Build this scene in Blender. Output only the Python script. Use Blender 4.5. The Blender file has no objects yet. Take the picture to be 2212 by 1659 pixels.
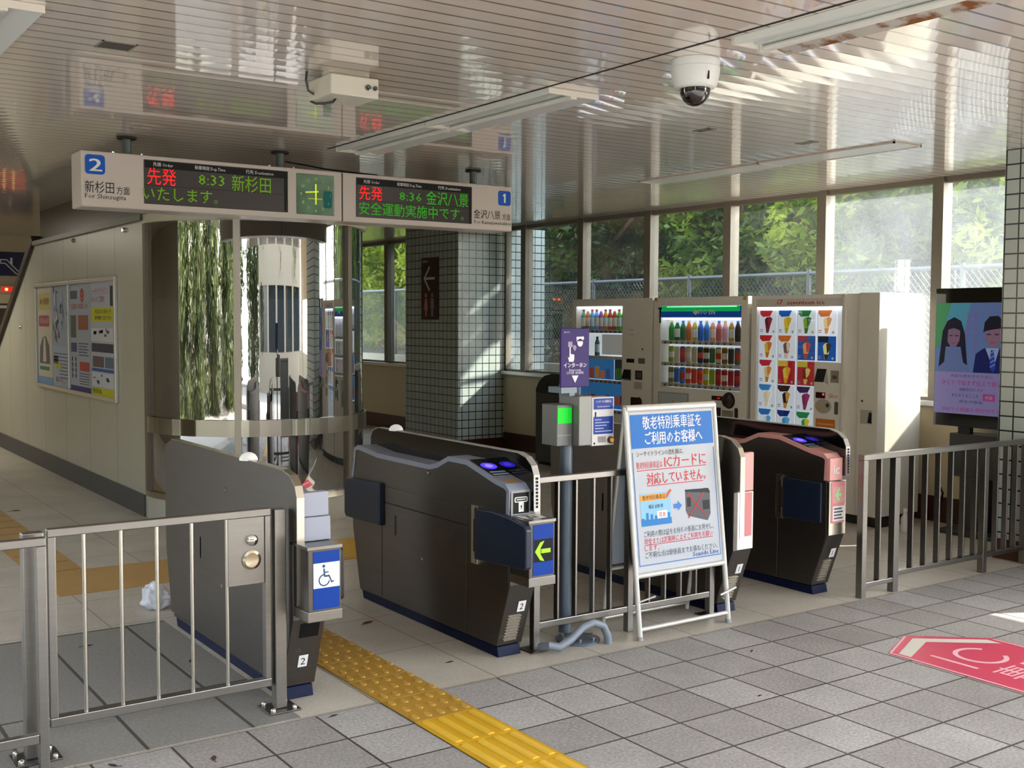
import bpy, bmesh, math, random
from mathutils import Vector, Matrix

random.seed(7)
SC = bpy.context.scene
COL = SC.collection

# ------------------------------------------------------------------ camera
cam_d = bpy.data.cameras.new('camera')
cam = bpy.data.objects.new('camera', cam_d)
COL.objects.link(cam)
YAW, PITCH, ROLL, FPX = 0.605477234, -0.0562607584, 0.00461674796, 2428.95
_f = Vector((math.cos(PITCH) * math.sin(YAW), math.cos(PITCH) * math.cos(YAW), math.sin(PITCH)))
_r = Vector((math.cos(YAW), -math.sin(YAW), 0))
_u = _r.cross(_f)
_c, _s = math.cos(ROLL), math.sin(ROLL)
_R, _U = _c * _r + _s * _u, -_s * _r + _c * _u
m = Matrix.Identity(4)
for i in range(3):
    m[i][0], m[i][1], m[i][2] = _R[i], _U[i], -_f[i]
m.translation = (-2.53478, -3.91052, 1.63649)
cam.matrix_world = m
cam_d.sensor_width = 36
cam_d.lens = FPX / 2212 * 36
cam_d.clip_start = 0.05
cam_d.clip_end = 300
SC.camera = cam

# ------------------------------------------------------------------ light
w = bpy.data.worlds.new('sky')
SC.world = w
w.use_nodes = True
wn = w.node_tree.nodes
wl = w.node_tree.links
sky = wn.new('ShaderNodeTexSky')
sky.sky_type = 'NISHITA'
sky.sun_disc = False
sky.sun_elevation = math.radians(34.5)
sky.sun_rotation = math.radians(118)
wn['Background'].inputs[1].default_value = 0.8
hsv = wn.new('ShaderNodeHueSaturation')
hsv.inputs['Saturation'].default_value = 0.5
wl.new(sky.outputs[0], hsv.inputs['Color'])
wl.new(hsv.outputs[0], wn['Background'].inputs[0])

sun_d = bpy.data.lights.new('sun', 'SUN')
sun_d.energy = 8.0
sun_d.angle = math.radians(0.6)
sun_d.color = (1.0, 0.93, 0.82)
sun = bpy.data.objects.new('sun', sun_d)
COL.objects.link(sun)
sun.rotation_euler = Vector((-1.0, 0.5, -0.77)).to_track_quat('-Z', 'Y').to_euler()
sun.location = (20, -10, 16)

SC.view_settings.view_transform = 'Standard'
SC.view_settings.look = 'None'
SC.view_settings.gamma = 1.0
SC.view_settings.use_curve_mapping = False
SC.view_settings.exposure = 1.3
SC.cycles.max_bounces = 10
SC.cycles.transparent_max_bounces = 16
SC.cycles.caustics_reflective = False
SC.cycles.caustics_refractive = False
SC.cycles.sample_clamp_indirect = 6.0


# ------------------------------------------------------------------ materials
def lin(h):
    if not isinstance(h, str):
        return tuple(h)
    h = h.lstrip('#')
    o = []
    for i in (0, 2, 4):
        v = int(h[i:i + 2], 16) / 255
        o.append(v / 12.92 if v <= 0.04045 else ((v + 0.055) / 1.055) ** 2.4)
    return tuple(o)


MATS = {}


def mat(name, col, rough=0.5, metal=0.0, emit=0.0, coat=0.0, var=0.0, vscale=8.0, spec=0.5, bump=0.0, bscale=60.0, stretch=None):
    """principled material with optional procedural colour variation and bump"""
    if name in MATS:
        return MATS[name]
    M = bpy.data.materials.new(name)
    M.use_nodes = True
    nt = M.node_tree
    b = nt.nodes['Principled BSDF']
    c = lin(col)
    b.inputs['Base Color'].default_value = (*c, 1)
    b.inputs['Roughness'].default_value = rough
    b.inputs['Metallic'].default_value = metal
    b.inputs['Specular IOR Level'].default_value = spec
    b.inputs['Coat Weight'].default_value = coat
    b.inputs['Coat Roughness'].default_value = 0.05
    if emit:
        b.inputs['Emission Color'].default_value = (*c, 1)
        b.inputs['Emission Strength'].default_value = emit * 0.45
    if var or bump:
        tc = nt.nodes.new('ShaderNodeTexCoord')
        src = tc.outputs['Object']
        if stretch:
            mp = nt.nodes.new('ShaderNodeMapping')
            mp.inputs['Scale'].default_value = stretch
            nt.links.new(src, mp.inputs[0])
            src = mp.outputs[0]
        if var:
            n = nt.nodes.new('ShaderNodeTexNoise')
            n.inputs['Scale'].default_value = vscale
            n.inputs['Detail'].default_value = 5
            nt.links.new(src, n.inputs['Vector'])
            mx = nt.nodes.new('ShaderNodeMix')
            mx.data_type = 'RGBA'
            mx.inputs['A'].default_value = (*[max(0, v * (1 - var)) for v in c], 1)
            mx.inputs['B'].default_value = (*[min(1, v * (1 + var)) for v in c], 1)
            nt.links.new(n.outputs['Fac'], mx.inputs['Factor'])
            nt.links.new(mx.outputs['Result'], b.inputs['Base Color'])
        if bump:
            n2 = nt.nodes.new('ShaderNodeTexNoise')
            n2.inputs['Scale'].default_value = bscale
            nt.links.new(src, n2.inputs['Vector'])
            bp = nt.nodes.new('ShaderNodeBump')
            bp.inputs['Strength'].default_value = bump
            bp.inputs['Distance'].default_value = 0.01
            nt.links.new(n2.outputs['Fac'], bp.inputs['Height'])
            nt.links.new(bp.outputs[0], b.inputs['Normal'])
    MATS[name] = M
    return M


def tiles(name, ca, cb, cm, wid, hei, mortar, rough=0.5, coords='xy', speck=0.0, bump=0.3, spec=0.5, stain=0.0, coat=0.0, off=(0, 0)):
    """brick-node tiles on object coordinates; coords chooses the two axes"""
    M = bpy.data.materials.new(name)
    M.use_nodes = True
    nt = M.node_tree
    L = nt.links.new
    b = nt.nodes['Principled BSDF']
    b.inputs['Roughness'].default_value = rough
    b.inputs['Specular IOR Level'].default_value = spec
    b.inputs['Coat Weight'].default_value = coat
    b.inputs['Coat Roughness'].default_value = 0.06
    tc = nt.nodes.new('ShaderNodeTexCoord')
    sp = nt.nodes.new('ShaderNodeSeparateXYZ')
    L(tc.outputs['Object'], sp.inputs[0])
    cb_ = nt.nodes.new('ShaderNodeCombineXYZ')

    def add(a, v):
        q = nt.nodes.new('ShaderNodeMath')
        q.operation = 'ADD'
        L(a, q.inputs[0])
        if isinstance(v, (int, float)):
            q.inputs[1].default_value = v
        else:
            L(v, q.inputs[1])
        return q.outputs[0]
    if coords == 'xy':
        u, v = sp.outputs[0], sp.outputs[1]
    elif coords == 'wall':
        u, v = add(sp.outputs[0], sp.outputs[1]), sp.outputs[2]
    L(add(u, off[0]), cb_.inputs[0])
    L(add(v, off[1]), cb_.inputs[1])
    br = nt.nodes.new('ShaderNodeTexBrick')
    br.offset = 0
    br.squash = 1
    br.inputs['Scale'].default_value = 1
    br.inputs['Mortar Size'].default_value = mortar
    br.inputs['Mortar Smooth'].default_value = 0.1
    br.inputs['Brick Width'].default_value = wid
    br.inputs['Row Height'].default_value = hei
    br.inputs['Color1'].default_value = (*lin(ca), 1)
    br.inputs['Color2'].default_value = (*lin(cb), 1)
    br.inputs['Mortar'].default_value = (*lin(cm), 1)
    L(cb_.outputs[0], br.inputs['Vector'])
    out = br.outputs['Color']
    for amt, sc_, det in ((speck, 75, 3), (stain, 2.2, 9)):
        if amt:
            n = nt.nodes.new('ShaderNodeTexNoise')
            n.inputs['Scale'].default_value = sc_
            n.inputs['Detail'].default_value = det
            n.inputs['Roughness'].default_value = 0.65
            L(tc.outputs['Object'], n.inputs['Vector'])
            rp = nt.nodes.new('ShaderNodeMapRange')
            rp.inputs['From Min'].default_value = 0.3
            rp.inputs['From Max'].default_value = 0.7
            rp.inputs['To Min'].default_value = 1 - amt
            rp.inputs['To Max'].default_value = 1 + amt
            L(n.outputs['Fac'], rp.inputs['Value'])
            vm = nt.nodes.new('ShaderNodeVectorMath')
            vm.operation = 'SCALE'
            L(out, vm.inputs[0])
            L(rp.outputs[0], vm.inputs['Scale'])
            out = vm.outputs[0]
    L(out, b.inputs['Base Color'])
    bp = nt.nodes.new('ShaderNodeBump')
    bp.inputs['Strength'].default_value = bump
    bp.inputs['Distance'].default_value = 0.004
    bp.invert = True
    L(br.outputs['Fac'], bp.inputs['Height'])
    L(bp.outputs[0], b.inputs['Normal'])
    MATS[name] = M
    return M


def ceiling_mat():
    """glossy painted spandrel panels, 0.12 m pitch, slightly crowned"""
    M = tiles('ceiling_panel', '#e4d7cc', '#e0d2c7', '#867b70', 400, 0.12, 0.008, rough=0.3, speck=0.0, bump=0.35, stain=0.03, coat=1.0, off=(200.3, 0))
    nt = M.node_tree
    L = nt.links.new
    b = nt.nodes['Principled BSDF']
    b.inputs['Coat IOR'].default_value = 1.75
    b.inputs['Coat Roughness'].default_value = 0.035
    sp = [n for n in nt.nodes if n.type == 'SEPXYZ'][0]

    def mth(op, a, v):
        q = nt.nodes.new('ShaderNodeMath')
        q.operation = op
        L(a, q.inputs[0])
        q.inputs[1].default_value = v
        return q.outputs[0]
    fr = mth('FRACT', mth('DIVIDE', sp.outputs[1], 0.12), 0)
    h = mth('POWER', mth('ABSOLUTE', mth('SUBTRACT', fr, 0.5), 0), 2.0)
    ns = nt.nodes.new('ShaderNodeTexNoise')
    ns.inputs['Scale'].default_value = 2.2
    tc = [n for n in nt.nodes if n.type == 'TEX_COORD'][0]
    L(tc.outputs['Object'], ns.inputs['Vector'])
    ad = nt.nodes.new('ShaderNodeMath')
    ad.operation = 'MULTIPLY_ADD'
    L(ns.outputs['Fac'], ad.inputs[0])
    ad.inputs[1].default_value = 0.025
    L(h, ad.inputs[2])
    bp0 = [n for n in nt.nodes if n.type == 'BUMP'][0]
    bp = nt.nodes.new('ShaderNodeBump')
    bp.inputs['Strength'].default_value = 0.06
    bp.inputs['Distance'].default_value = 0.02
    L(ad.outputs[0], bp.inputs['Height'])
    L(bp.outputs[0], bp0.inputs['Normal'])
    L(bp.outputs[0], b.inputs['Coat Normal'])
    return M


def glass(name, tint, gloss, dust=0.0, dustcol=(0.85, 0.88, 0.92), rough=0.0, power=1.0, base=0.04):
    """clear pane: tinted transparency + fresnel mirror + a film of dust that catches sunlight"""
    M = bpy.data.materials.new(name)
    M.use_nodes = True
    nt = M.node_tree
    L = nt.links.new
    for n in list(nt.nodes):
        if n.type == 'BSDF_PRINCIPLED':
            nt.nodes.remove(n)
    out = [n for n in nt.nodes if n.type == 'OUTPUT_MATERIAL'][0]
    tr = nt.nodes.new('ShaderNodeBsdfTransparent')
    tr.inputs[0].default_value = (*tint, 1)
    gl = nt.nodes.new('ShaderNodeBsdfGlossy')
    gl.inputs['Roughness'].default_value = rough
    lw = nt.nodes.new('ShaderNodeLayerWeight')
    lw.inputs['Blend'].default_value = 0.35
    mr = nt.nodes.new('ShaderNodeMapRange')
    mr.inputs['To Min'].default_value = base
    mr.inputs['To Max'].default_value = gloss
    L(lw.outputs['Facing'], mr.inputs['Value'])
    m1 = nt.nodes.new('ShaderNodeMixShader')
    L(mr.outputs[0], m1.inputs[0])
    L(tr.outputs[0], m1.inputs[1])
    L(gl.outputs[0], m1.inputs[2])
    res = m1.outputs[0]
    if dust:
        d1 = nt.nodes.new('ShaderNodeBsdfTranslucent')
        d1.inputs[0].default_value = (*dustcol, 1)
        d2 = nt.nodes.new('ShaderNodeBsdfDiffuse')
        d2.inputs[0].default_value = (*dustcol, 1)
        md = nt.nodes.new('ShaderNodeMixShader')
        md.inputs[0].default_value = 0.4
        L(d1.outputs[0], md.inputs[1])
        L(d2.outputs[0], md.inputs[2])
        n = nt.nodes.new('ShaderNodeTexNoise')
        n.inputs['Scale'].default_value = 3.0
        n.inputs['Detail'].default_value = 6
        tc = nt.nodes.new('ShaderNodeTexCoord')
        L(tc.outputs['Object'], n.inputs['Vector'])
        r2 = nt.nodes.new('ShaderNodeMapRange')
        r2.inputs['To Min'].default_value = dust * 0.6
        r2.inputs['To Max'].default_value = dust * 1.4
        L(n.outputs['Fac'], r2.inputs['Value'])
        m2 = nt.nodes.new('ShaderNodeMixShader')
        L(r2.outputs[0], m2.inputs[0])
        L(res, m2.inputs[1])
        L(md.outputs[0], m2.inputs[2])
        res = m2.outputs[0]
    L(res, out.inputs['Surface'])
    MATS[name] = M
    return M


def leaf_mat(name, ca, cb):
    """two-tone leaves that let sunlight through"""
    M = bpy.data.materials.new(name)
    M.use_nodes = True
    nt = M.node_tree
    L = nt.links.new
    b = nt.nodes['Principled BSDF']
    b.inputs['Roughness'].default_value = 0.45
    out = [n for n in nt.nodes if n.type == 'OUTPUT_MATERIAL'][0]
    tc = nt.nodes.new('ShaderNodeTexCoord')
    n = nt.nodes.new('ShaderNodeTexNoise')
    n.inputs['Scale'].default_value = 2.2
    L(tc.outputs['Object'], n.inputs['Vector'])
    mx = nt.nodes.new('ShaderNodeMix')
    mx.data_type = 'RGBA'
    mx.inputs['A'].default_value = (*lin(ca), 1)
    mx.inputs['B'].default_value = (*lin(cb), 1)
    rp = nt.nodes.new('ShaderNodeMapRange')
    rp.inputs['From Min'].default_value = 0.35
    rp.inputs['From Max'].default_value = 0.65
    L(n.outputs['Fac'], rp.inputs['Value'])
    L(rp.outputs[0], mx.inputs['Factor'])
    L(mx.outputs['Result'], b.inputs['Base Color'])
    t = nt.nodes.new('ShaderNodeBsdfTranslucent')
    L(mx.outputs['Result'], t.inputs[0])
    ms = nt.nodes.new('ShaderNodeMixShader')
    ms.inputs[0].default_value = 0.5
    L(b.outputs[0], ms.inputs[1])
    L(t.outputs[0], ms.inputs[2])
    L(ms.outputs[0], out.inputs['Surface'])
    MATS[name] = M
    return M


def flat(h, emit=0.0, rough=0.45):
    """printed / lit colour keyed by its hex"""
    return mat('print_%s%s' % (h.strip('#'), '_lit%d' % int(emit * 100) if emit else ''), h, rough, emit=emit, spec=0.2)


STEEL = mat('brushed_steel', '#8f8b86', 0.34, 1.0, var=0.12, vscale=5, stretch=(1, 1, 12))
STEEL_D = mat('gate_steel', '#635f5c', 0.42, 1.0, var=0.12, vscale=3, stretch=(1, 1, 10))
STEEL_B = mat('bright_steel', '#c9c3b6', 0.25, 1.0)
CHROME = mat('chrome', '#d8d6d0', 0.08, 1.0)
ALU = mat('aluminium', '#d5d6d6', 0.3, 0.75)
BRONZE = mat('window_frame_metal', '#7f776b', 0.5, 0.3, var=0.1)
BLACK = mat('black_plastic', '#0b0b0c', 0.25, spec=0.6)
BLACKG = mat('black_gloss', '#060608', 0.06, coat=1.0)
DARK = mat('dark_gap', '#151311', 0.7)
NAVY = mat('navy_plastic', '#16243a', 0.35)
NAVYB = mat('navy_plinth', '#101a38', 0.5, spec=0.15)
WHITE = mat('white_paint', '#d9d4ca', 0.4, var=0.04)
CREAM = mat('cream_wall', '#d8c7a6', 0.6, var=0.06, vscale=2)
BROWN = mat('brown_tile_skirting', '#4a2c20', 0.3, var=0.2, vscale=14)
GREYP = mat('grey_plastic', '#9a9da4', 0.45)
PINK = mat('pink_plastic', '#e0a5a0', 0.4)
GREEN_LED = mat('green_led', '#8fd012', 0.4, emit=.6)


# ------------------------------------------------------------------ mesh helpers
class G:
    def __init__(s, smooth=False):
        s.b = bmesh.new()
        s.mi = 0

    def _f(s, vs):
        try:
            f = s.b.faces.new(vs)
            f.material_index = s.mi
            return f
        except ValueError:
            return None

    def box(s, x0, x1, y0, y1, z0, z1):
        x0, x1 = sorted((x0, x1)); y0, y1 = sorted((y0, y1)); z0, z1 = sorted((z0, z1))
        v = [s.b.verts.new((x, y, z)) for z in (z0, z1) for y in (y0, y1) for x in (x0, x1)]
        for q in ((0, 2, 3, 1), (4, 5, 7, 6), (0, 1, 5, 4), (2, 6, 7, 3), (0, 4, 6, 2), (1, 3, 7, 5)):
            s._f([v[i] for i in q])
        return s

    def obox(s, c, ax, ay, az):
        """oriented box: centre and three half-axis vectors"""
        c, ax, ay, az = map(Vector, (c, ax, ay, az))
        v = [s.b.verts.new(c + i * ax + j * ay + k * az) for k in (-1, 1) for j in (-1, 1) for i in (-1, 1)]
        for q in ((0, 2, 3, 1), (4, 5, 7, 6), (0, 1, 5, 4), (2, 6, 7, 3), (0, 4, 6, 2), (1, 3, 7, 5)):
            s._f([v[i] for i in q])
        return s

    def prism(s, pts, axis, a0, a1):
        def P(p, a):
            return {'x': (a, p[0], p[1]), 'y': (p[0], a, p[1]), 'z': (p[0], p[1], a)}[axis]
        A = [s.b.verts.new(P(p, a0)) for p in pts]
        B = [s.b.verts.new(P(p, a1)) for p in pts]
        s._f(A[::-1]); s._f(B)
        n = len(pts)
        for i in range(n):
            s._f([A[i], A[(i + 1) % n], B[(i + 1) % n], B[i]])
        return s

    def tube(s, pts, r, seg=10, caps=True):
        pts = [Vector(p) for p in pts]
        rs = r if isinstance(r, (list, tuple)) else [r] * len(pts)
        rings = []
        t0 = (pts[1] - pts[0]).normalized()
        n = t0.orthogonal().normalized()
        for i, p in enumerate(pts):
            a = pts[max(0, i - 1)]; c = pts[min(len(pts) - 1, i + 1)]
            t = (c - a).normalized()
            n = (n - t * n.dot(t)).normalized()
            bb = t.cross(n)
            rings.append([s.b.verts.new(p + rs[i] * (math.cos(2 * math.pi * k / seg) * n + math.sin(2 * math.pi * k / seg) * bb)) for k in range(seg)])
        for a, c in zip(rings, rings[1:]):
            for k in range(seg):
                s._f([a[k], a[(k + 1) % seg], c[(k + 1) % seg], c[k]])
        if caps:
            s._f(rings[0][::-1]); s._f(rings[-1])
        return s

    def lathe(s, prof, c=(0, 0, 0), seg=16, axis='z', a0=0, a1=2 * math.pi):
        c = Vector(c)
        full = abs(a1 - a0 - 2 * math.pi) < 1e-6
        n = seg if full else seg + 1
        rings = []
        for r, h in prof:
            ring = []
            for k in range(n):
                a = a0 + (a1 - a0) * k / seg
                if axis == 'z':
                    d = Vector((r * math.cos(a), r * math.sin(a), h))
                elif axis == 'x':
                    d = Vector((h, r * math.cos(a), r * math.sin(a)))
                else:
                    d = Vector((r * math.cos(a), h, r * math.sin(a)))
                ring.append(s.b.verts.new(c + d))
            rings.append(ring)
        for a, d in zip(rings, rings[1:]):
            for k in range(seg if full else seg):
                s._f([a[k], a[(k + 1) % n], d[(k + 1) % n], d[k]])
        if full:
            if prof[0][0] > 1e-5: s._f(rings[0][::-1])
            if prof[-1][0] > 1e-5: s._f(rings[-1])
        return s

    def poly(s, pts):
        s._f([s.b.verts.new(p) for p in pts])
        return s

    def done(s, name, mats, parent=None, bevel=0.0, smooth=False, seg=2):
        if not isinstance(mats, (list, tuple)):
            mats = [mats]
        bmesh.ops.remove_doubles(s.b, verts=s.b.verts, dist=1e-6)
        bmesh.ops.recalc_face_normals(s.b, faces=s.b.faces)
        if bevel:
            es = [e for e in s.b.edges if len(e.link_faces) == 2 and e.calc_face_angle(0) > 0.5]
            bmesh.ops.bevel(s.b, geom=es, offset=bevel, segments=seg, affect='EDGES', clamp_overlap=True, profile=0.5)
        xs = [v.co.copy() for v in s.b.verts]
        if parent is not None:
            o0 = WORLD[parent.name]
        else:
            o0 = Vector(((min(v.x for v in xs) + max(v.x for v in xs)) / 2, (min(v.y for v in xs) + max(v.y for v in xs)) / 2, min(v.z for v in xs)))
            if name in ('floor', 'ceiling') or KEEP0:
                o0 = Vector((0, 0, 0))
        for v in s.b.verts:
            v.co -= o0
        me = bpy.data.meshes.new(name)
        s.b.to_mesh(me)
        s.b.free()
        for M in mats:
            me.materials.append(M)
        if smooth:
            for p in me.polygons:
                p.use_smooth = True
            me.set_sharp_from_angle(angle=0.7)
        ob = bpy.data.objects.new(name, me)
        COL.objects.link(ob)
        if parent is not None:
            ob.parent = parent
        else:
            ob.location = o0
        bpy_w(ob, o0)
        return ob


WORLD = {}
KEEP0 = False


def bpy_w(o, v):
    WORLD[o.name] = Vector(v)
    if o.parent is None:
        o.matrix_world = Matrix.Translation(v)


def tag(o, label, cat, group=None):
    o['label'] = label
    o['category'] = cat
    if group:
        o['group'] = group
    return o


def thing(name, loc, label, cat, group=None):
    o = bpy.data.objects.new(name, None)
    COL.objects.link(o)
    o.empty_display_size = 0.1
    bpy_w(o, loc)
    return tag(o, label, cat, group)


def struct(o, label=None):
    o['kind'] = 'structure'
    return o


_tc = {}


def text_mesh(s, size):
    if s in _tc:
        return _tc[s]
    c = bpy.data.curves.new('t', 'FONT')
    c.body = s
    c.resolution_u = 1 if len(s) > 3 else 3
    c.size = 1
    o = bpy.data.objects.new('t', c)
    COL.objects.link(o)
    bpy.context.view_layer.update()
    me = bpy.data.meshes.new_from_object(o.evaluated_get(bpy.context.evaluated_depsgraph_get()))
    vs = [v.co.copy() for v in me.vertices]
    fs = [list(p.vertices) for p in me.polygons]
    bpy.data.objects.remove(o)
    bpy.data.curves.remove(c)
    bpy.data.meshes.remove(me)
    _tc[s] = (vs, fs)
    return vs, fs


class Art:
    """flat printed matter on the plane O + a*r + b*u, layers stacked a fraction of a millimetre apart"""
    def __init__(s, O, r, u, step=0.0006):
        s.O, s.r, s.u = Vector(O), Vector(r).normalized(), Vector(u).normalized()
        s.n = s.r.cross(s.u)
        s.step = step
        s.v, s.f, s.fm, s.mats = [], [], [], []

    def _mi(s, M):
        if M not in s.mats:
            s.mats.append(M)
        return s.mats.index(M)

    def _p(s, a, b, l):
        return s.O + a * s.r + b * s.u + s.n * (l * s.step)

    def poly(s, pts, M, l=1):
        i0 = len(s.v)
        s.v += [s._p(a, b, l) for a, b in pts]
        s.f.append(list(range(i0, i0 + len(pts))))
        s.fm.append(s._mi(M))

    def rect(s, a0, a1, b0, b1, M, l=1, rad=0):
        if not rad:
            return s.poly([(a0, b0), (a1, b0), (a1, b1), (a0, b1)], M, l)
        p = []
        for cx, cy, t0 in ((a1 - rad, b0 + rad, -90), (a1 - rad, b1 - rad, 0), (a0 + rad, b1 - rad, 90), (a0 + rad, b0 + rad, 180)):
            for k in range(5):
                t = math.radians(t0 + k * 22.5)
                p.append((cx + rad * math.cos(t), cy + rad * math.sin(t)))
        s.poly(p, M, l)

    def disc(s, a, b, r, M, l=1, ry=None, n=20):
        s.poly([(a + r * math.cos(2 * math.pi * k / n), b + (ry or r) * math.sin(2 * math.pi * k / n)) for k in range(n)], M, l)

    def ring(s, a, b, r0, r1, M, l=1, t0=0, t1=360, n=24):
        for k in range(n):
            p, q = math.radians(t0 + (t1 - t0) * k / n), math.radians(t0 + (t1 - t0) * (k + 1) / n)
            s.poly([(a + r0 * math.cos(p), b + r0 * math.sin(p)), (a + r1 * math.cos(p), b + r1 * math.sin(p)),
                    (a + r1 * math.cos(q), b + r1 * math.sin(q)), (a + r0 * math.cos(q), b + r0 * math.sin(q))], M, l)

    def line(s, a0, b0, a1, b1, wd, M, l=1):
        d = Vector((a1 - a0, b1 - b0)).normalized() * wd / 2
        s.poly([(a0 + d.y, b0 - d.x), (a1 + d.y, b1 - d.x), (a1 - d.y, b1 + d.x), (a0 - d.y, b0 + d.x)], M, l)

    def text(s, t, a, b, h, M, l=2, align='l', wmax=None, wfit=None, bold=0.0):
        """a,b = lower-left (or centre) ; h = height of a capital / kanji"""
        vs, fs = text_mesh(t, 1)
        if not vs:
            return
        x0, x1 = min(v.x for v in vs), max(v.x for v in vs)
        k = h / 0.74
        kx = k
        if wfit:
            kx = wfit / (x1 - x0)
        elif wmax and (x1 - x0) * k > wmax:
            kx = wmax / (x1 - x0)
        sh = {'l': -x0, 'c': -(x0 + x1) / 2, 'r': -x1}[align]
        for db, dl in (((0, 0), (bold, 0.02)) if bold else ((0, 0),)):
            i0 = len(s.v)
            s.v += [s._p(a + (v.x + sh) * kx + db, b + v.y * k, l + dl) for v in vs]
            for f in fs:
                s.f.append([i0 + i for i in f])
                s.fm.append(s._mi(M))

    def done(s, name, parent=None, label=None):
        o0 = WORLD[parent.name] if parent is not None else s.O
        me = bpy.data.meshes.new(name)
        me.from_pydata([v - o0 for v in s.v], [], s.f)
        for M in s.mats:
            me.materials.append(M)
        me.polygons.foreach_set('material_index', s.fm)
        # every face looks along +n
        bm = bmesh.new(); bm.from_mesh(me)
        bm.normal_update()
        fl = [f for f in bm.faces if f.normal.dot(s.n) < 0]
        bmesh.ops.reverse_faces(bm, faces=fl)
        bm.to_mesh(me); bm.free()
        o = bpy.data.objects.new(name, me)
        COL.objects.link(o)
        if parent is not None:
            o.parent = parent
        else:
            o.location = o0
        bpy_w(o, o0)
        if label:
            o['label'] = label
        return o


X, Y, Z = Vector((1, 0, 0)), Vector((0, 1, 0)), Vector((0, 0, 1))

# ================================================================== the setting
ZC = 2.82
XW = 5.59
KEEP0 = True
tiles('granite_tile', '#a9a7a3', '#938f8a', '#45413b', 0.3, 0.3, 0.0055, rough=0.55, speck=0.30, stain=0.14)
tiles('terrazzo', '#c2bcae', '#bdb6a8', '#8d867a', 0.62, 0.62, 0.004, rough=0.42, speck=0.13, stain=0.13, off=(0.31, 0.31))
tiles('dark_slab', '#83817c', '#8b8983', '#4b4844', 0.42, 1.2, 0.008, rough=0.5, speck=0.20, stain=0.05, off=(0.02, 0.29))
tiles('wall_tile', '#b9c4c0', '#b2bdb9', '#1c2224', 0.1014, 0.1014, 0.0055, rough=0.22, coords='wall', bump=0.2, off=(0.03, 0.02))
tiles('white_panel', '#c3c2b4', '#bfbeb0', '#807f74', 0.93, 50, 0.006, rough=0.35, coords='wall', bump=0.2, stain=0.03, off=(0.03, 20))
ceiling_mat()
glass('window_glass', (0.93, 0.95, 0.94), 0.5, dust=0.014)
glass('window_glass_dust_haze', (0.93, 0.95, 0.94), 0.5, dust=0.08, dustcol=(.82, .88, .97))  # dust made heavier and bluer to put the sunlit haze into these panes
glass('booth_glass', (0.40, 0.43, 0.42), 0.92, base=0.55, rough=0.01)
glass('booth_film', (0.36, 0.40, 0.39), 0.92, base=0.6, dust=0.08, dustcol=(0.75, 0.8, 0.78), rough=0.015)
glass('clear_pane', (0.97, 0.98, 0.98), 0.35, base=0.02)


def fin(g, name, M, lab=None, **k):
    o = g.done(name, M, **k)
    o['kind'] = 'structure'
    return o


def plane(name, x0, x1, y0, y1, z, M):
    return fin(G().poly([(x0, y0, z), (x1, y0, z), (x1, y1, z), (x0, y1, z)]), name, M)


fin(G().box(-4.7, 6.0, -7.0, 0.3, -0.12, 0), 'floor', MATS['granite_tile'])
fin(G().box(-4.7, 6.0, 0.3, 14.0, -0.12, 0), 'floor', MATS['terrazzo'])
fin(G().box(-4.0, -0.655, 0.32, 2.13, -0.01, 0.0012), 'floor', MATS['dark_slab'])
fin(G().box(-4.7, 5.78, -4.6, 14.0, ZC, ZC + 0.25), 'ceiling', MATS['ceiling_panel'])
fin(G().box(-60, 60, -60, -7.0, -0.2, -0.03), 'floor', mat('forecourt_concrete', '#b7b2a6', 0.8, var=0.08, vscale=0.8))
fin(G().box(-60, 6.7, -6.95, 40, -0.4, -0.13), 'floor', mat('outdoor_ground', '#b3ada0', 0.9, var=0.1))

# the building across the forecourt, seen mirrored in the booth glass
g = G()
g.box(-4.5, 9, -12.4, -12.0, -.1, .9).box(-4.5, 9, -12.4, -12.0, 2.4, 4.4)
for x_ in (-4.5, -1.9, .7, 3.3, 5.9, 8.5):
    g.box(x_, x_ + .5, -12.4, -12.0, .9, 2.4)
fin(G().box(-15.3, -15, -8, 14, -.2, 5.0), 'wall_bounce', mat('bounce_cream', '#dcd3bf', 0.8, var=0.05))  # added unseen wall that bounces sunlight in from the left
fin(g, 'wall_forecourt', mat('facade_beige', '#9c917d', 0.7, var=0.05))
fin(G().box(-4.4, 8.9, -12.3, -12.2, .85, 2.45), 'window_20', mat('facade_glass', '#2a3236', 0.1, coat=0.5))
# dark expansion gap in the ceiling along the row of lamps
fin(G().box(0.885, 0.898, -3.0, 3.3, ZC - 0.0025, ZC + 0.01), 'trim_1', DARK)

# left side, far end and the wall right of the entrance
fin(G().box(-4.7, -4.5, 6.2, 14, 0, ZC), 'wall_left', mat('hall_side_wall', '#8f8675', 0.55, var=0.06))  # unseen; length set to cut the light and reflections from the left
fin(G().box(-4.5, 5.6, 13.5, 13.7, 0, ZC), 'wall_back', CREAM)
g = G()
g.box(XW, XW + 0.18, -4.6, -4.2, 0, ZC)
g.box(XW, XW + 0.18, -4.2, -1.48, 1.95, ZC)  # unseen opening, sized to throw the sun patch on the floor
g.box(XW, XW + 0.18, -1.48, -0.9, 0, ZC)
fin(g, 'wall_right', CREAM)

# tiled columns
for nm, (x0, x1, y0, y1) in (('wall_column_far', (4.89, 6.22, 8.0, 9.33)), ('wall_column_near', (4.68, 5.77, -0.9, 0.57))):
    fin(G().box(x0, x1, y0, y1, 0, ZC), nm, MATS['wall_tile'])
    fin(G().box(x0 - 0.012, x1 if x1 > 6 else XW, y0 - 0.012, y1 + 0.012, 0, 0.14), 'baseboard_' + nm.split('_')[-1], BROWN)

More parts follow.
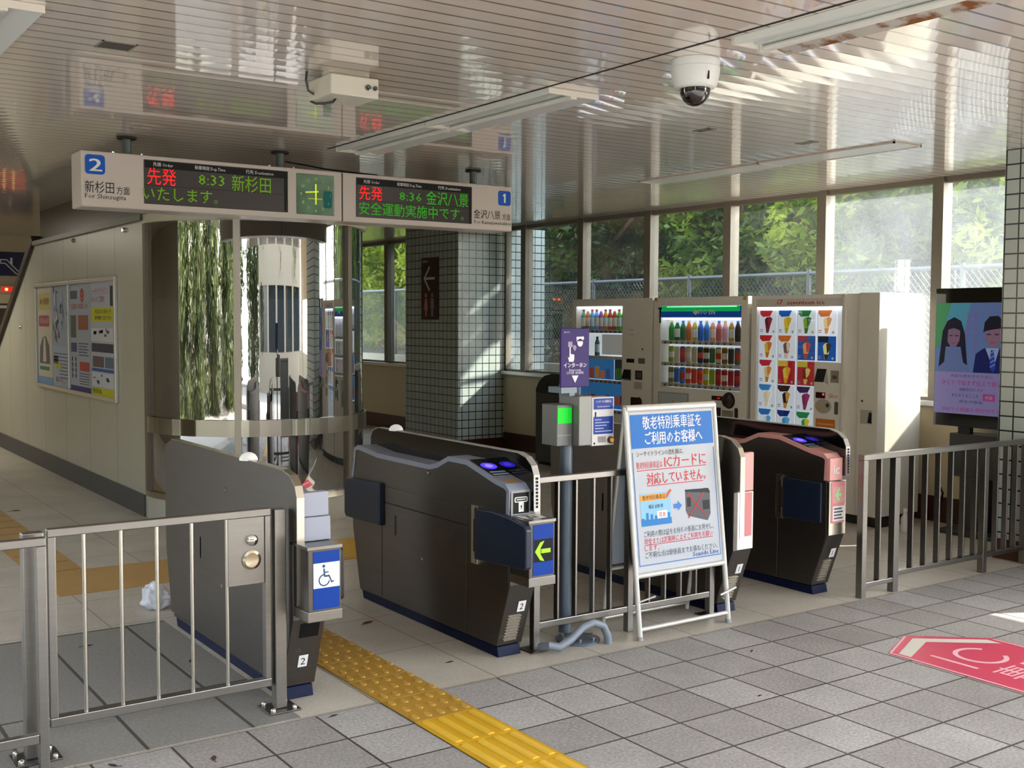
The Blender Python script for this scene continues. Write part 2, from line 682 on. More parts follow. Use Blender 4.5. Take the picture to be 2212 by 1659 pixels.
# window wall: sill wall, skirting, sill and six + four panes between metal mullions
for a, b in ((0.57, 8.0), (9.33, 13.5)):
    fin(G().box(XW, XW + 0.16, a, b, 0, 0.95), 'wall_right', CREAM)
    fin(G().box(XW - 0.02, XW, a + 0.014, b - 0.014, 0, 0.21), 'baseboard_right', BROWN)
    fin(G().box(XW - 0.06, XW + 0.16, a, b, 0.95, 0.995), 'trim_2', ALU, bevel=0.004)
wi = 0
for lo, hi, ms in ((0.57, 8.0, [1.71, 2.905, 4.08, 5.26, 6.42, 7.57]), (9.33, 13.5, [10.05, 11.15, 12.3])):
    ed = [lo] + ms + [hi]
    for a, b in zip(ed, ed[1:]):
        wi += 1
        g = G()
        lw_ = 0.0 if a == lo else 0.05
        rw_ = 0.0 if b == hi else 0.05
        if lw_:
            g.box(XW - 0.02, XW + 0.10, a, a + lw_, 0.995, ZC)
        else:
            g.box(XW, XW + 0.08, a, a + 0.035, 0.995, ZC)
        if rw_:
            g.box(XW - 0.02, XW + 0.10, b - rw_, b, 0.995, ZC)
        else:
            g.box(XW, XW + 0.08, b - 0.035, b, 0.995, ZC)
        g.box(XW, XW + 0.08, a, b, ZC - 0.045, ZC)
        g.box(XW, XW + 0.08, a, b, 0.995, 1.02)
        f = fin(g, 'window_%d' % wi, BRONZE)
        G().box(XW + 0.035, XW + 0.043, a + 0.03, b - 0.03, 1.01, ZC - 0.03).done('pane', MATS['window_glass_dust_haze' if b < 2.95 else 'window_glass'], f)

# panelled side wall of the escalator with its sloping end, dark soffit over it
fin(G().prism([(5.35, 0), (13.4, 0), (13.4, 0.25), (9.4, 2.48), (5.35, 2.44)], 'x', 0.24, 0.34), 'wall_escalator', MATS['white_panel'])
fin(G().prism([(13.4, 0.25), (13.4, 0.33), (9.42, 2.55), (9.35, 2.49), (9.4, 2.46)], 'x', 0.2, 0.36), 'trim_3', mat('bronze_edge', '#4a4038', 0.4, 0.4))
fin(G().box(0.225, 0.24, 5.42, 13.4, 0, 0.18), 'baseboard_escalator', mat('grey_skirting', '#56565a', 0.5, var=0.1))
fin(G().box(0.20, 0.36, 5.36, 9.36, 2.44, 2.485), 'trim_4', mat('olive_cap', '#6a675a', 0.4))
fin(G().box(0.30, 2.1, 5.4, 9.4, 2.485, ZC), 'wall_soffit', mat('olive_soffit', '#4a473c', 0.35))
KEEP0 = False
# wall screws
for y_, z_ in ((7.657, 2.40), (5.913, 2.393), (10.2, 1.53)):
    o = G().lathe([(0.022, 0.24), (0.022, 0.226), (0.012, 0.215)], (0, y_, z_), 10, axis='x').done('trim_5', CHROME, smooth=True)
    o['kind'] = 'structure'

# ------------------------------------------------------------------ round glass booth
CX, CY, RB = 1.17, 5.34, 0.92


def arc(r, t0, t1, n):
    return [(CX + r * math.sin(math.radians(t0 + (t1 - t0) * k / n)), CY - r * math.cos(math.radians(t0 + (t1 - t0) * k / n))) for k in range(n + 1)]


def arcwall(g, r0, r1, z0, z1, t0=-90, t1=90, n=36):
    a, b = arc(r0, t0, t1, n), arc(r1, t0, t1, n)
    for k in range(n):
        p = [a[k], a[k + 1], b[k + 1], b[k]]
        g.prism(p, 'z', z0, z1)
    return g


booth = thing('glass_booth', (CX, CY, 0), 'half-round glazed booth with steel handrail band at the end of the white panel wall', 'booth')
for t0, t1 in ((-89, -31.5), (-29, 31), (34, 89)):
    for z0, z1, M in ((0.235, 1.80, MATS['booth_film']), (1.80, 2.41, MATS['booth_glass'])):
        g = G()
        a, b = arc(RB, t0, t1, 24), arc(RB - 0.008, t0, t1, 24)
        for q in (a, b[::-1]):
            for k in range(24):
                g.poly([(*q[k], z0), (*q[k + 1], z0), (*q[k + 1], z1), (*q[k], z1)])
        o = g.done('glass_panel', M, booth, smooth=True)
        o['label'] = 'clear upper glass' if z0 > 1 else 'lower glass with a faint film'
for t, wd, M in ((-30.2, 0.026, WHITE), (32.5, 0.03, BRONZE), (-89.5, 0.03, BRONZE), (89.5, 0.03, BRONZE)):
    p = Vector((CX + RB * math.sin(math.radians(t)), CY - RB * math.cos(math.radians(t)), 0))
    rt = Vector((math.cos(math.radians(t)), math.sin(math.radians(t)), 0))
    nm = Vector((math.sin(math.radians(t)), -math.cos(math.radians(t)), 0))
    G().obox(p + Z * 1.32, rt * wd, nm * 0.03, Z * 1.09).done('mullion', M, booth, bevel=0.003)
o = arcwall(G(), RB + 0.012, RB + 0.03, 0.715, 0.845).done('handrail_band', STEEL_B, booth, smooth=True)
arcwall(G(), RB - 0.03, RB + 0.02, 0.0, 0.19).done('base', mat('booth_base', '#c9c6bb', 0.35), booth, smooth=True)
arcwall(G(), RB - 0.03, RB + 0.035, 0.19, 0.235).done('base_ring', STEEL_B, booth, smooth=True)
arcwall(G(), RB - 0.04, RB + 0.03, 2.41, 2.48).done('top_ring', mat('cream_ring', '#cfc8b4', 0.35), booth, smooth=True)
arcwall(G(), RB - 0.05, RB - 0.02, 2.48, ZC - 0.002).done('upper_fascia', mat('olive_soffit', '#4a473c', 0.35), booth, smooth=True)
G().box(CX + RB - 0.012, CX + RB + 0.0, CY + 0.02, 7.2, 0.2, 2.41).done('side_glass', MATS['booth_film'], booth)
G().box(CX + RB - 0.03, CX + RB + 0.02, 7.2, 7.26, 0, 2.48).done('mullion', BRONZE, booth)
fin(G().box(0.36, CX + RB - 0.02, 7.25, 7.4, 0, 2.48), 'wall_booth', mat('booth_back', '#3f403b', 0.5))

# ------------------------------------------------------------------ outdoors beyond the windows
KEEP0 = True
fin(G().box(6.7, 6.85, -8, 30, -0.4, 1.05), 'wall_planter', mat('block_wall', '#a9a596', 0.8, var=0.12))
fin(G().box(6.85, 60, -3, 60, -0.4, 1.0), 'floor_planter', mat('soil', '#4c4231', 0.95, var=0.2))
KEEP0 = False
lf = thing('chain_link_fence', (7.05, 6, 1.0), 'long wire mesh fence with galvanised rail outside the windows', 'fence')
GALV = mat('galvanised', '#6c7476', 0.5, 0.4)
G().tube([(7.05, 0.2, 2.16), (7.05, 16, 2.16)], 0.024, 8).done('top_rail', GALV, lf, smooth=True)
for k in range(9):
    y_ = 0.6 + 1.85 * k
    G().tube([(7.05, y_, 0.98), (7.05, y_, 2.2)], 0.027, 8).done('post', GALV, lf, smooth=True)
g = G()
pt = 0.062
zz0, zz1 = 1.02, 2.15
for k in range(int(15.6 / pt)):
    y_ = 0.3 + k * pt
    for sgn in (-1, 1):
        ya, yb = y_, y_ + sgn * (zz1 - zz0) * 0.85
        if min(yb, ya) < 0.1 or max(ya, yb) > 16.2:
            continue
        d = Vector((0, yb - ya, zz1 - zz0)).normalized()
        nn = Vector((0, -d.z, d.y)) * 0.0022
        xx = Vector((0.0022, 0, 0))
        A, B = Vector((7.05 + sgn * 0.002, ya, zz0)), Vector((7.05 + sgn * 0.002, yb, zz1))
        v = [g.b.verts.new(p + q) for p in (A, B) for q in (nn + xx, nn - xx, -nn - xx, -nn + xx)]
        for i in range(4):
            g._f([v[i], v[(i + 1) % 4], v[4 + (i + 1) % 4], v[4 + i]])
g.done('wire_mesh', GALV, lf)

LEAF_A = leaf_mat('leaf_dark', '#1d3511', '#4a681c')
LEAF_B = leaf_mat('leaf_bright', '#6a8a22', '#b4bf3c')  # sunlit look of the foliage put into the leaf colour
LEAF_C = leaf_mat('leaf_mid', '#2f501a', '#7c9428')
BARK = mat('bark', '#5a4636', 0.9, var=0.3, vscale=12, bump=0.5, bscale=20)


def foliage_mesh(nm, M, rx, rz, n, size, lumps, seed, long=2.0):
    rn = random.Random(seed)
    L = []
    for _ in range(lumps):
        a = rn.uniform(0, 6.28); q = rn.uniform(0.15, 0.8); h = rn.uniform(-0.85, 0.85)
        k = math.sqrt(max(0.05, 1 - h * h)) * q
        L.append((k * rx * math.cos(a), k * rx * math.sin(a), h * rz, rn.uniform(0.28, 0.5) * min(rx, rz)))
    vs, fs = [], []
    for _ in range(n):
        lx, ly, lz, lr = rn.choice(L)
        d = Vector((rn.gauss(0, 1), rn.gauss(0, 1), rn.gauss(0, 1))).normalized() * lr * rn.uniform(0.55, 1.05)
        p = Vector((lx, ly, lz)) + d
        a = Vector((rn.gauss(0, 1), rn.gauss(0, 1), rn.gauss(0, 0.7) - 0.4)).normalized()
        b = a.orthogonal().normalized()
        b.rotate(Matrix.Rotation(rn.uniform(0, 6.28), 3, a))
        s_ = size * rn.uniform(0.6, 1.3)
        i = len(vs)
        vs += [p - a * s_ * long / 2, p + b * s_ * 0.32, p + a * s_ * long / 2, p - b * s_ * 0.32]
        fs.append((i, i + 1, i + 2, i + 3))
    me = bpy.data.meshes.new(nm)
    me.from_pydata(vs, [], fs)
    me.materials.append(M)
    return me


LEAF_D = leaf_mat('leaf_olive', '#39472a', '#77804e')
SPEC = [(LEAF_A, 1.6, 1.9, 15000, 0.085, 26), (LEAF_B, 1.2, 1.3, 11000, 0.078, 18), (LEAF_C, 1.5, 1.7, 14000, 0.085, 24), (LEAF_D, 1.4, 1.6, 9000, 0.10, 20)]
FOL = [foliage_mesh('foliage', *q, 1 + i) for i, q in enumerate(SPEC)]


def in_gap(p, rn):
    """openings cut into the leaves so the morning sun gets past the crowns to the glass"""
    t = p.x - 5.59
    y_, z_ = p.y + .5 * t, p.z - .77 * t
    if y_ < 1.95 + rn.uniform(-.25, .25) + .25 * math.sin(z_ * 4) and z_ < 2.5 + rn.uniform(-.1, .1):
        return True
    if 7.5 < y_ < 8.1 and (0.9 < z_ < 1.46 + .06 * math.sin(y_ * 9) or (y_ < 7.85 and 1.78 < z_ < 1.86) or (y_ > 7.7 and 2.06 < z_ < 2.2) or (y_ < 7.8 and 2.3 < z_ < 2.4)):
        return True
    return False


def tree(x, y, z0, h, kind, sc, label, group='trees outside the station', cz=.72, shared=True, scz=1.0):
    t = thing('tree', (x, y, z0), label, 'tree', group)
    rn = random.Random(x * 7 + y)
    g = G()
    top = h
    g.tube([(x, y, z0 - 0.1), (x + rn.uniform(-.1, .1), y + rn.uniform(-.1, .1), z0 + top * 0.4), (x + rn.uniform(-.2, .2), y + rn.uniform(-.2, .2), z0 + top * 0.8)], [0.16 * sc, 0.12 * sc, 0.05 * sc], 9)
    for k in range(4):
        a = rn.uniform(0, 6.28)
        b = z0 + top * rn.uniform(0.35, 0.6)
        g.tube([(x, y, b), (x + 0.5 * sc * math.cos(a), y + 0.5 * sc * math.sin(a), b + 0.45 * sc), (x + sc * math.cos(a), y + sc * math.sin(a), b + 0.9 * sc)], [0.06 * sc, 0.04 * sc, 0.015 * sc], 6)
    g.done('trunk', BARK, t, smooth=True)
    me = FOL[kind]
    rot = rn.uniform(0, 6.28)
    if not shared:
        q = SPEC[kind]
        me = foliage_mesh('foliage', q[0], q[1] * sc, q[2] * sc * scz, int(q[3] * sc ** 1.4 * scz), q[4] * (.85 + .15 * sc), q[5] + 4, int(x * 31 + y * 17))
        bm = bmesh.new()
        bm.from_mesh(me)
        kill = [f for f in bm.faces if in_gap(f.calc_center_median() + Vector((x, y, z0 + top * cz)), rn)]  # leaves removed to clear the sun's path to panes and column
        bmesh.ops.delete(bm, geom=kill, context='FACES')
        bm.to_mesh(me)
        bm.free()
        rot, sc = 0, 1
    f = bpy.data.objects.new('foliage', me)
    COL.objects.link(f)
    f.parent = t
    f.location = (0, 0, top * cz)
    f.scale = (sc, sc, sc)
    f.rotation_euler = (0, 0, rot)
    WORLD[f.name] = Vector((x, y, z0))
    return t


for x, y, h, kd, sc, lab, cz, scz in (
        (8.8, 9.9, 3.6, 0, 1.05, 'dark tree close behind the wire fence in line with the tiled column', .62, 1.2),
        (9.4, 7.9, 4.4, 0, 1.15, 'dark tree seen through the window left of the first drink machine', .6, 1.4),
        (8.7, 6.95, 3.0, 2, 0.95, 'dark leafy tree seen over the left drink machine', .62, 1.2),
        (8.6, 5.2, 2.4, 1, 0.75, 'sunlit tree with yellow-green leaves seen over the middle drink machine', .7, 1.0),
        (10.4, 4.9, 5.0, 0, 1.35, 'tall dark tree standing behind the yellow-green sunlit tree', .6, 1.5),
        (9.2, 3.7, 4.8, 2, 1.0, 'mid-green tree seen in the window above the ice cream machine', .6, 1.6),
        (8.7, 2.9, 2.3, 1, 0.6, 'small bright yellow-green tree near the hazy right window', .7, 1.0),
        (11.2, 2.9, 5.2, 2, 1.35, 'large mid-green tree behind the hazy right window', .6, 1.4),
        (12.8, 7.4, 5.6, 0, 1.6, 'very tall dark tree far behind the wire fence', .55, 1.3),
        (13.2, 4.6, 5.6, 0, 1.5, 'tall dark tree far behind the right windows', .55, 1.3),
        (8.6, 13.6, 2.8, 1, 1.0, 'bright sunlit tree seen between the booth and the tiled column', .7, 1.1),
        (10.8, 16.0, 4.4, 2, 1.4, 'large green tree behind the bright one beyond the booth', .6, 1.3),
        (8.3, 11.6, 2.4, 1, 0.85, 'light green bushy tree left of the tiled column outside', .7, 1.0),
        (12.4, 11.2, 5.4, 0, 1.6, 'tall dark tree far behind the tiled column', .55, 1.3),
        (9.6, 18.6, 3.6, 1, 1.4, 'bright tree farthest along the fence beyond the booth', .6, 1.2),
        (13.0, 1.2, 4.6, 0, 1.2, 'dark tree partly hidden by the near tiled column', .55, 1.0)):
    tree(x, y, 1.0, h, kd, sc, lab, cz=cz, scz=scz, shared=False)
# trees across the forecourt and beyond the open left side (seen mirrored in the booth glass)
for x, y, h, kd, sc, lab in (
        (-6.5, -13, 4.0, 3, 2.0, 'bright tree across the forecourt behind the viewer, leftmost'),
        (-2.5, -14.5, 4.4, 3, 2.2, 'green tree across the forecourt behind the viewer, second from left'),
        (1.8, -14, 4.2, 3, 2.0, 'bright tree across the forecourt behind the viewer, second from right'),
        (6.5, -15, 4.2, 3, 2.2, 'green tree across the forecourt behind the viewer, rightmost'),
        (-10.5, 3.0, 3.2, 3, 1.8, 'bright tree beyond the open left side of the hall, middle of the row'),
        (-11.0, 6.6, 3.4, 3, 2.0, 'green tree beyond the open left side of the hall, farthest of the row'),
        (-10.8, -0.6, 3.4, 3, 1.9, 'green tree beyond the open left side of the hall, nearest of the row'),
        (-10.0, -4.5, 3.6, 3, 1.9, 'bright tree at the left of the forecourt'),
        (-10.5, -9.5, 3.8, 3, 2.2, 'green tree across the forecourt behind the viewer, beside the leftmost')):
    tree(x, y, -0.03 if y < -7 else -.13, h, kd, sc, lab, 'trees across the forecourt', cz=.62)

# sunlit shrubs just inside the wire fence
SHR = foliage_mesh('foliage', LEAF_B, 0.34, 0.22, 900, 0.055, 8, 5)
for k, (y_, s_) in enumerate(((7.6, 1.0), (7.0, 0.75), (12.6, 1.2), (11.7, 1.2), (10.6, 1.1))):
    t = thing('shrub', (6.98, y_, 1.02), ('low sunlit shrub on the block wall by the left window', 'smaller sunlit shrub on the block wall beside the left one', 'low shrub outside, nearest the booth',
              'low shrub outside between booth and tiled column', 'low shrub outside hidden close to the tiled column')[k], 'shrub', 'shrubs along the block wall')
    G().tube([(6.98, y_, 1.0), (6.98, y_, 1.2)], 0.02, 6).done('stem', BARK, t)
    f = bpy.data.objects.new('foliage', SHR)
    COL.objects.link(f); f.parent = t; f.location = (0, 0, 0.18 * s_); f.scale = (0.6 * s_, s_, s_)
# wooded bank that closes the view behind the trees
g = G()
n = 60
rn = random.Random(3)
rows = []
for i in range(n + 1):
    y_ = 0 + i * 34 / n
    row = []
    for j in range(14):
        zz = 0.9 + j * (0.33 if y_ < 13 else 0.8)
        row.append(g.b.verts.new((15.5 + j * 0.3 + rn.uniform(-.5, .5), y_, zz + rn.uniform(-.2, .2))))
    rows.append(row)
for a, b in zip(rows, rows[1:]):
    for j in range(13):
        g._f([a[j], b[j], b[j + 1], a[j + 1]])
KEEP0 = True
o = g.done('wall_hillside', mat('wooded_bank', '#22331a', 0.9, var=0.6, vscale=2.5))
o['kind'] = 'structure'
KEEP0 = False

# ================================================================== ticket gates
BLUE = flat('#0f3f9c')
WHT = flat('#e9e9ea')
INK = flat('#101013')
TOPP = [(2.10, .707), (2.064, .880), (2.016, .900), (1.77, .876), (1.19, .874), (1.118, .890), (1.0, .938), (.822, .938), (.568, .874), (.478, .858), (.445, .828), (.45, .70)]
PART = [(2.085, .80), (2.085, .94), (2.06, .978), (1.99, 1.0), (.545, .994), (.48, .978), (.435, .945), (.415, .90), (.412, .725), (.46, .725)]
SLOPE_U = Vector((0, .440 - .555, .376 - .055))


def gate(x0, x1, kind, label):
    """kind: 'wide' (steel wall on the left), 'card' (reader + card slot), 'pink_wall', 'pink_ic'"""
    wall_left = kind in ('wide', 'pink_wall')
    pink = kind.startswith('pink')
    trim = PINK if pink else mat('blue_grey_plastic', '#8b93a6', 0.4)
    t = thing('ticket_gate', ((x0 + x1) / 2, 1.25, 0), label, 'ticket gate', 'ticket gates in a row')
    low = [(2.0, .05), (2.09, .41), (2.10, .707), (.45, .702), (.44, .376), (.555, .055)]
    prof = low[:2] + TOPP + low[4:]
    G().prism(prof, 'x', x0, x1).done('cabinet', STEEL_D, t, bevel=0.004)
    # plinth
    g = G()
    g.prism([(1.97, 0), (1.99, .05), (.56, .05), (.548, 0)], 'x', x0 + .008, x1 - .008)
    g.done('plinth', NAVYB, t, bevel=0.003)
    # coloured cap following the top outline
    off = []
    n = len(TOPP)
    for i, p in enumerate(TOPP):
        a = Vector(TOPP[max(0, i - 1)]); c = Vector(TOPP[min(n - 1, i + 1)])
        d = (c - a).normalized()
        nn = Vector((-d.y, d.x))
        off.append(Vector(p) + nn * 0.024)
    g = G()
    for i in range(n - 1):
        q = [TOPP[i], TOPP[i + 1], tuple(off[i + 1]), tuple(off[i])]
        q = [(a, b + 0.0015) if j < 2 else (a, b) for j, (a, b) in enumerate(q)]
        g.prism(q, 'x', x0 - .003, x1 - (.034 if not wall_left else -.003))
    g.done('top_cover', trim, t)
    # side panels, a little proud of the cabinet
    for sx, e in ((x0, -1), (x1, 1)):
        g = G()
        for q in ([(1.715, .612), (1.715, .700), (.825, .704), (.825, .612)], [(1.715, .06), (1.715, .605), (.825, .605), (.825, .06)],
                  [(.818, .06), (.818, .704), (.455, .698), (.448, .376), (.56, .06)], [(1.722, .06), (1.722, .704), (2.09, .704), (2.08, .41), (1.99, .06)]):
            g.prism(q, 'x', sx + e * 0.0005, sx + e * 0.0022)
        g.done('side_panel', STEEL_D, t, bevel=0.0008, seg=1)
        G().prism([(2.075, .42), (2.085, .702), (.46, .696), (.455, .378), (.565, .064), (1.985, .064)], 'x', sx + e * 0.0001, sx + e * 0.0004).done('gap_shade', DARK, t)  # dark sheet behind the panels so their gaps read as shaded
        g = G()
        g.box(sx, sx + e * 0.004, 1.553, 1.568, .44, .55)
        g.done('door_handle', DARK, t)
        G().lathe([(.011, sx + e * .002), (.011, sx + e * .007), (.004, sx + e * .008)], (0, 1.20, .835), 10, axis='x').done('lock', CHROME, t, smooth=True)
        G().lathe([(.009, sx + e * .002), (.009, sx + e * .006)], (0, 1.262, .36), 10, axis='x').done('lock', CHROME, t, smooth=True)
    # raised partition
    if wall_left:
        pa, pb = x0 - .004, x0 + .028
        prof = PART[:8] + [(.335 + .08, .90)] if False else [(2.03, .07), (2.105, .41), (2.12, .88), (2.10, .965), (2.0, 1.0), (.53, 1.0), (.455, .985), (.405, .948), (.385, .90), (.385, .72), (.43, .70), (.43, .376), (.555, .07)]
        G().prism(prof, 'x', pa, pb).done('partition', STEEL_D, t, bevel=0.003)
        band = [(2.0, 1.0), (.53, 1.0), (.455, .985), (.405, .948), (.385, .90), (.385, .45)]
    else:
        pa, pb = x1 - .033, x1
        G().prism(PART, 'x', pa, pb).done('partition', BLACKG, t, bevel=0.003)
        band = [(2.06, .978), (1.99, 1.0), (.545, .994), (.48, .978), (.435, .945), (.415, .90), (.412, .725)]
    g = G()
    for i in range(len(band) - 1):
        a, b = Vector(band[i]), Vector(band[i + 1])
        d = (b - a).normalized()
        nn = Vector((-d.y, d.x)) * -0.004
        if (a + nn).y < a.y and abs(d.x) > .5:
            nn = -nn
        if abs(d.x) <= .5:
            nn = Vector((-0.004, 0.0))
        g.prism([tuple(a), tuple(b), tuple(b + nn), tuple(a + nn)], 'x', pa - .001, pb + .001)
    g.done('edge_band', STEEL_B if wall_left else mat('edge_band_light', '#b9b6b2', 0.35, 0.5), t)
    if not wall_left:
        A = Art(((pa + pb) / 2, .4075, .73), X, Z)
        for k in range(9):
            A.rect(-.006, .006, .012 + k * .017, .024 + k * .017, INK if k != 5 else BLUE)
        A.done('label_strip', t)
    # dome lamp on the partition
    G().lathe([(.042, 0), (.040, .012), (.03, .026), (.014, .034), (0.001, .036)], ((pa + pb) / 2, .95 if wall_left else 1.80, .999), 18).done('dome_lamp', flat('#f2f3f4', 0.15), t, smooth=True)
    # navy flap housings on the aisle side
    if kind == 'card':
        G().prism([(.70, .713), (.55, .722), (.40, .712), (.278, .692), (.264, .672), (.264, .492), (.28, .482), (.70, .462)], 'x', x0 - .034, x0 + .002).done('flap_housing', NAVY, t, bevel=0.007)
        G().prism([(1.70, .718), (1.70, .475), (2.12, .468), (2.138, .49), (2.138, .68), (2.12, .70)], 'x', x0 - .034, x0 + .03).done('flap_housing', NAVY, t, bevel=0.007)
        g = G()
        g.box(x0 - .012, x0, .705, .765, .432, .722)
        g.box(x0 - .03, x0 - .01, .708, .716, .66, .72).box(x0 - .03, x0 - .01, .708, .716, .44, .50)
        g.done('hinge_frame', STEEL_B, t, bevel=0.001)
        G().box(x0 - .0135, x0 - .011, .728, .742, .47, .68).done('hinge_slot', DARK, t)
    elif kind == 'pink_ic':
        G().prism([(.776, .690), (.48, .686), (.48, .446), (.776, .440)], 'x', x0 - .02, x0 + .002).done('flap_housing', NAVY, t, bevel=0.006)
        g = G()
        g.box(x0 - .008, x0, .78, .84, .43, .70).box(x0 - .024, x0 - .008, .776, .784, .63, .69).box(x0 - .024, x0 - .008, .776, .784, .44, .50)
        g.done('hinge_frame', STEEL_B, t, bevel=0.001)
        G().box(x0 - .0095, x0 - .0075, .80, .815, .47, .66).done('hinge_slot', DARK, t)
    elif kind == 'wide':
        G().prism([(.66, .70), (.42, .70), (.315, .685), (.305, .66), (.305, .48), (.32, .465), (.66, .45)], 'x', x1 - .004, x1 + .024).done('flap_housing', BLACK, t, bevel=0.007)
    # front
    if kind in ('card', 'wide'):
        bx0, bx1 = x0 + .002, x1
        fy = .288
        G().prism([(.46, .40), (fy, .40), (fy, .695), (.46, .70)], 'x', bx0, bx1).done('front_box', STEEL_D, t, bevel=0.003)
        G().box(bx0 - .006, bx1 + .004, fy - .006, .455, .695, .710).done('top_plate', STEEL, t, bevel=0.002)
        G().box(bx0 - .004, bx1 + .003, fy - .005, .44, .398, .440).done('lower_plate', STEEL, t, bevel=0.002)
        A = Art((bx0, fy - .0012, .44), X, Z)
        W = bx1 - bx0
        A.rect(.022, W - .008, .008, .248, BLUE)
        if kind == 'card':
            A.rect(.026, W - .012, .072, .178, INK, 2)
            c = (W + .012) / 2
            for q in ([(c - .012, .112), (c + .042, .112), (c + .042, .132), (c - .012, .132)],):
                A.poly(q, GREEN_LED, 3)
            A.poly([(c - .048, .122), (c - .018, .164), (c + .006, .170), (c - .016, .136), (c - .016, .108), (c + .006, .074), (c - .018, .080)], GREEN_LED, 3)
            A.done('arrow_display', t)
        else:
            A.rect(.022, W - .008, .096, .200, WHT, 2)
            c, d = W / 2 + .004, .146
            bl = flat('#35597d')
            A.ring(c - .008, d - .018, .020, .0255, bl, 3, 95, 350)
            A.disc(c - .010, d + .040, .0065, bl, 3)
            A.line(c - .009, d + .03, c - .006, d - .004, .007, bl, 3)
            A.line(c - .008, d + .014, c + .012, d + .014, .005, bl, 3)
            A.line(c - .006, d - .002, c + .016, d - .002, .007, bl, 3)
            A.line(c + .014, d - .002, c + .026, d - .030, .006, bl, 3)
            A.line(c + .024, d - .030, c + .036, d - .025, .005, bl, 3)
            A.done('wheelchair_sign', t)
        if kind == 'card':
            A = Art((x0 + .006, .4435, .712), X, Z)
            A.rect(.0, .112, 0, .118, GREYP)
            A.rect(.012, .104, .006, .106, INK, 2)
            A.rect(.020, .096, .060, .086, WHT, 3, rad=.008)
            A.rect(.026, .090, .065, .081, INK, 4, rad=.006)
            A.rect(.032, .084, .071, .076, WHT, 5)
            A.rect(.043, .073, .014, .064, WHT, 5)
            A.poly([(.058, .048), (.052, .038), (.056, .038), (.056, .028), (.060, .028), (.060, .038), (.064, .038)], INK, 6)
            A.done('card_slot_sign', t)
            A = Art((x0 + .02, .30, .7105), X, Y)
            A.rect(.0, .11, .02, .13, WHT)
            for q in ((.01, .03, .04, .045), (.05, .04, .08, .07), (.03, .06, .05, .09), (.07, .09, .10, .10), (.02, .10, .06, .115)):
                A.rect(q[0], q[2], q[1], q[3], INK, 2)
            A.done('notice_sticker', t)
        else:
            g = G()
            g.box(x0 + .034, x1 + .004, .395, .45, .712, .812).box(x0 + .034, x1, .405, .45, .814, .915)
            g.done('front_cover', mat('pale_grey_cover', '#a3a9ba', 0.45), t, bevel=0.003)
    else:
        bx0 = x0 + (.032 if wall_left else .0)
        top = .915 if wall_left else .835
        G().box(bx0, x1 - (0 if wall_left else .034), .432, .46, .70, top).done('front_cover', PINK, t, bevel=0.006)
        G().box(x0 + (.028 if wall_left else 0), x1, .432, .46, .375, .698).done('front_box', STEEL_B, t, bevel=0.003)
        A = Art((bx0, .4312, .43), X, Z)
        W = x1 - bx0
        pk = flat('#d98e90')
        A.rect(.014, W - .012, .018, .262, pk)
        if not wall_left:
            A.rect(.030, W - .02, .135, .235, flat('#d9a3a0'), 2, rad=.01)
            c = W / 2
            A.poly([(c - .026, .185), (c + .004, .222), (c + .018, .222), (c + .0, .192), (c + .03, .192), (c + .03, .178), (c, .178), (c + .018, .148), (c + .004, .148)], flat('#8fce8a', 0.25), 3)
            A.rect(.030, W - .014, .03, .118, WHT, 2)
            for k in range(4):
                A.rect(.04, W - .03 - .01 * (k % 2), .040 + k * .019, .050 + k * .019, flat('#5a6064'), 3)
        A.done('front_panel', t)
        if not wall_left:
            A = Art((x0, .4312, .70), X, Z)
            A.text('ic', .058, .04, .062, WHT, 2, 'c', bold=.002)
            A.done('lettering', t)
    # slanted lower front
    O = Vector((x0, .555, .055))
    A = Art(O, X, SLOPE_U)
    A.O = A.O + A.n * .0012
    W = x1 - x0
    H = SLOPE_U.length
    if kind == 'wide':
        A.rect(.04, W - .022, .245, .315, INK, 1)
        A.done('sensor_window', t)
        A = Art(O, X, SLOPE_U)
        A.O = A.O + A.n * .0012
        A.ring(.048, .185, .006, .010, flat('#5b564e'), 1)
        A.done('keyhole', t)
        A = Art(O, X, SLOPE_U)
        A.O = A.O + A.n * .0012
        A.rect(.055, .098, .095, .155, WHT, 1)
        A.text('2', .0765, .107, .036, INK, 2, 'c')
    else:
        A.rect(W * .5, W * .5 + .045, .185, .245, WHT, 1)
        A.text('2' if kind == 'card' else '1', W * .5 + .0225, .197, .036, INK, 2, 'c')
    A.done('number_plate', t)
    if kind != 'wide':
        g = G()
        for k in range(9):
            p = O + SLOPE_U.normalized() * (.03 + k * .0165) + X * (W * .47) + A.n * .003
            g.obox(p, X * .037, SLOPE_U.normalized() * .0035, A.n * .003)
        g.done('louvre', STEEL_B, t)
    # reader
    if kind in ('card', 'pink_ic'):
        u_ = Vector((0, .254, .064))
        A = Art(Vector((x0 + .004, .568, .8775)), X, u_)
        Wd = x1 - x0 - .04
        A.rect(.004, Wd, .03, .255, INK)
        A.disc(Wd * .52, .155, .042, flat('#3a2bff', 2.2), 2)
        A.disc(Wd * .52, .155, .022, flat('#5b4dff', 3.0), 3)
        for k, cc in enumerate(('#d8d8e0', '#2f6fb5', '#bfe0ea')):
            A.rect(.012, Wd - .008, .036 + k * .017, .047 + k * .017, flat(cc), 2)
        A.done('card_reader', t)
        A = Art(Vector((x0 + .012, .482, .8605)), X, Vector((0, .09, .016)))
        A.rect(.01, .08, .02, .06, flat('#b9894a' if kind == 'card' else '#d9a08a'))
        A.done('slot', t)
    if kind == 'card':
        A = Art((x0 - .0028, .98, .0), -Y, Z)
        A.rect(.0, .035, .46, .54, flat('#46403a'), 1)
        A.done('faded_sticker', t)
    return t


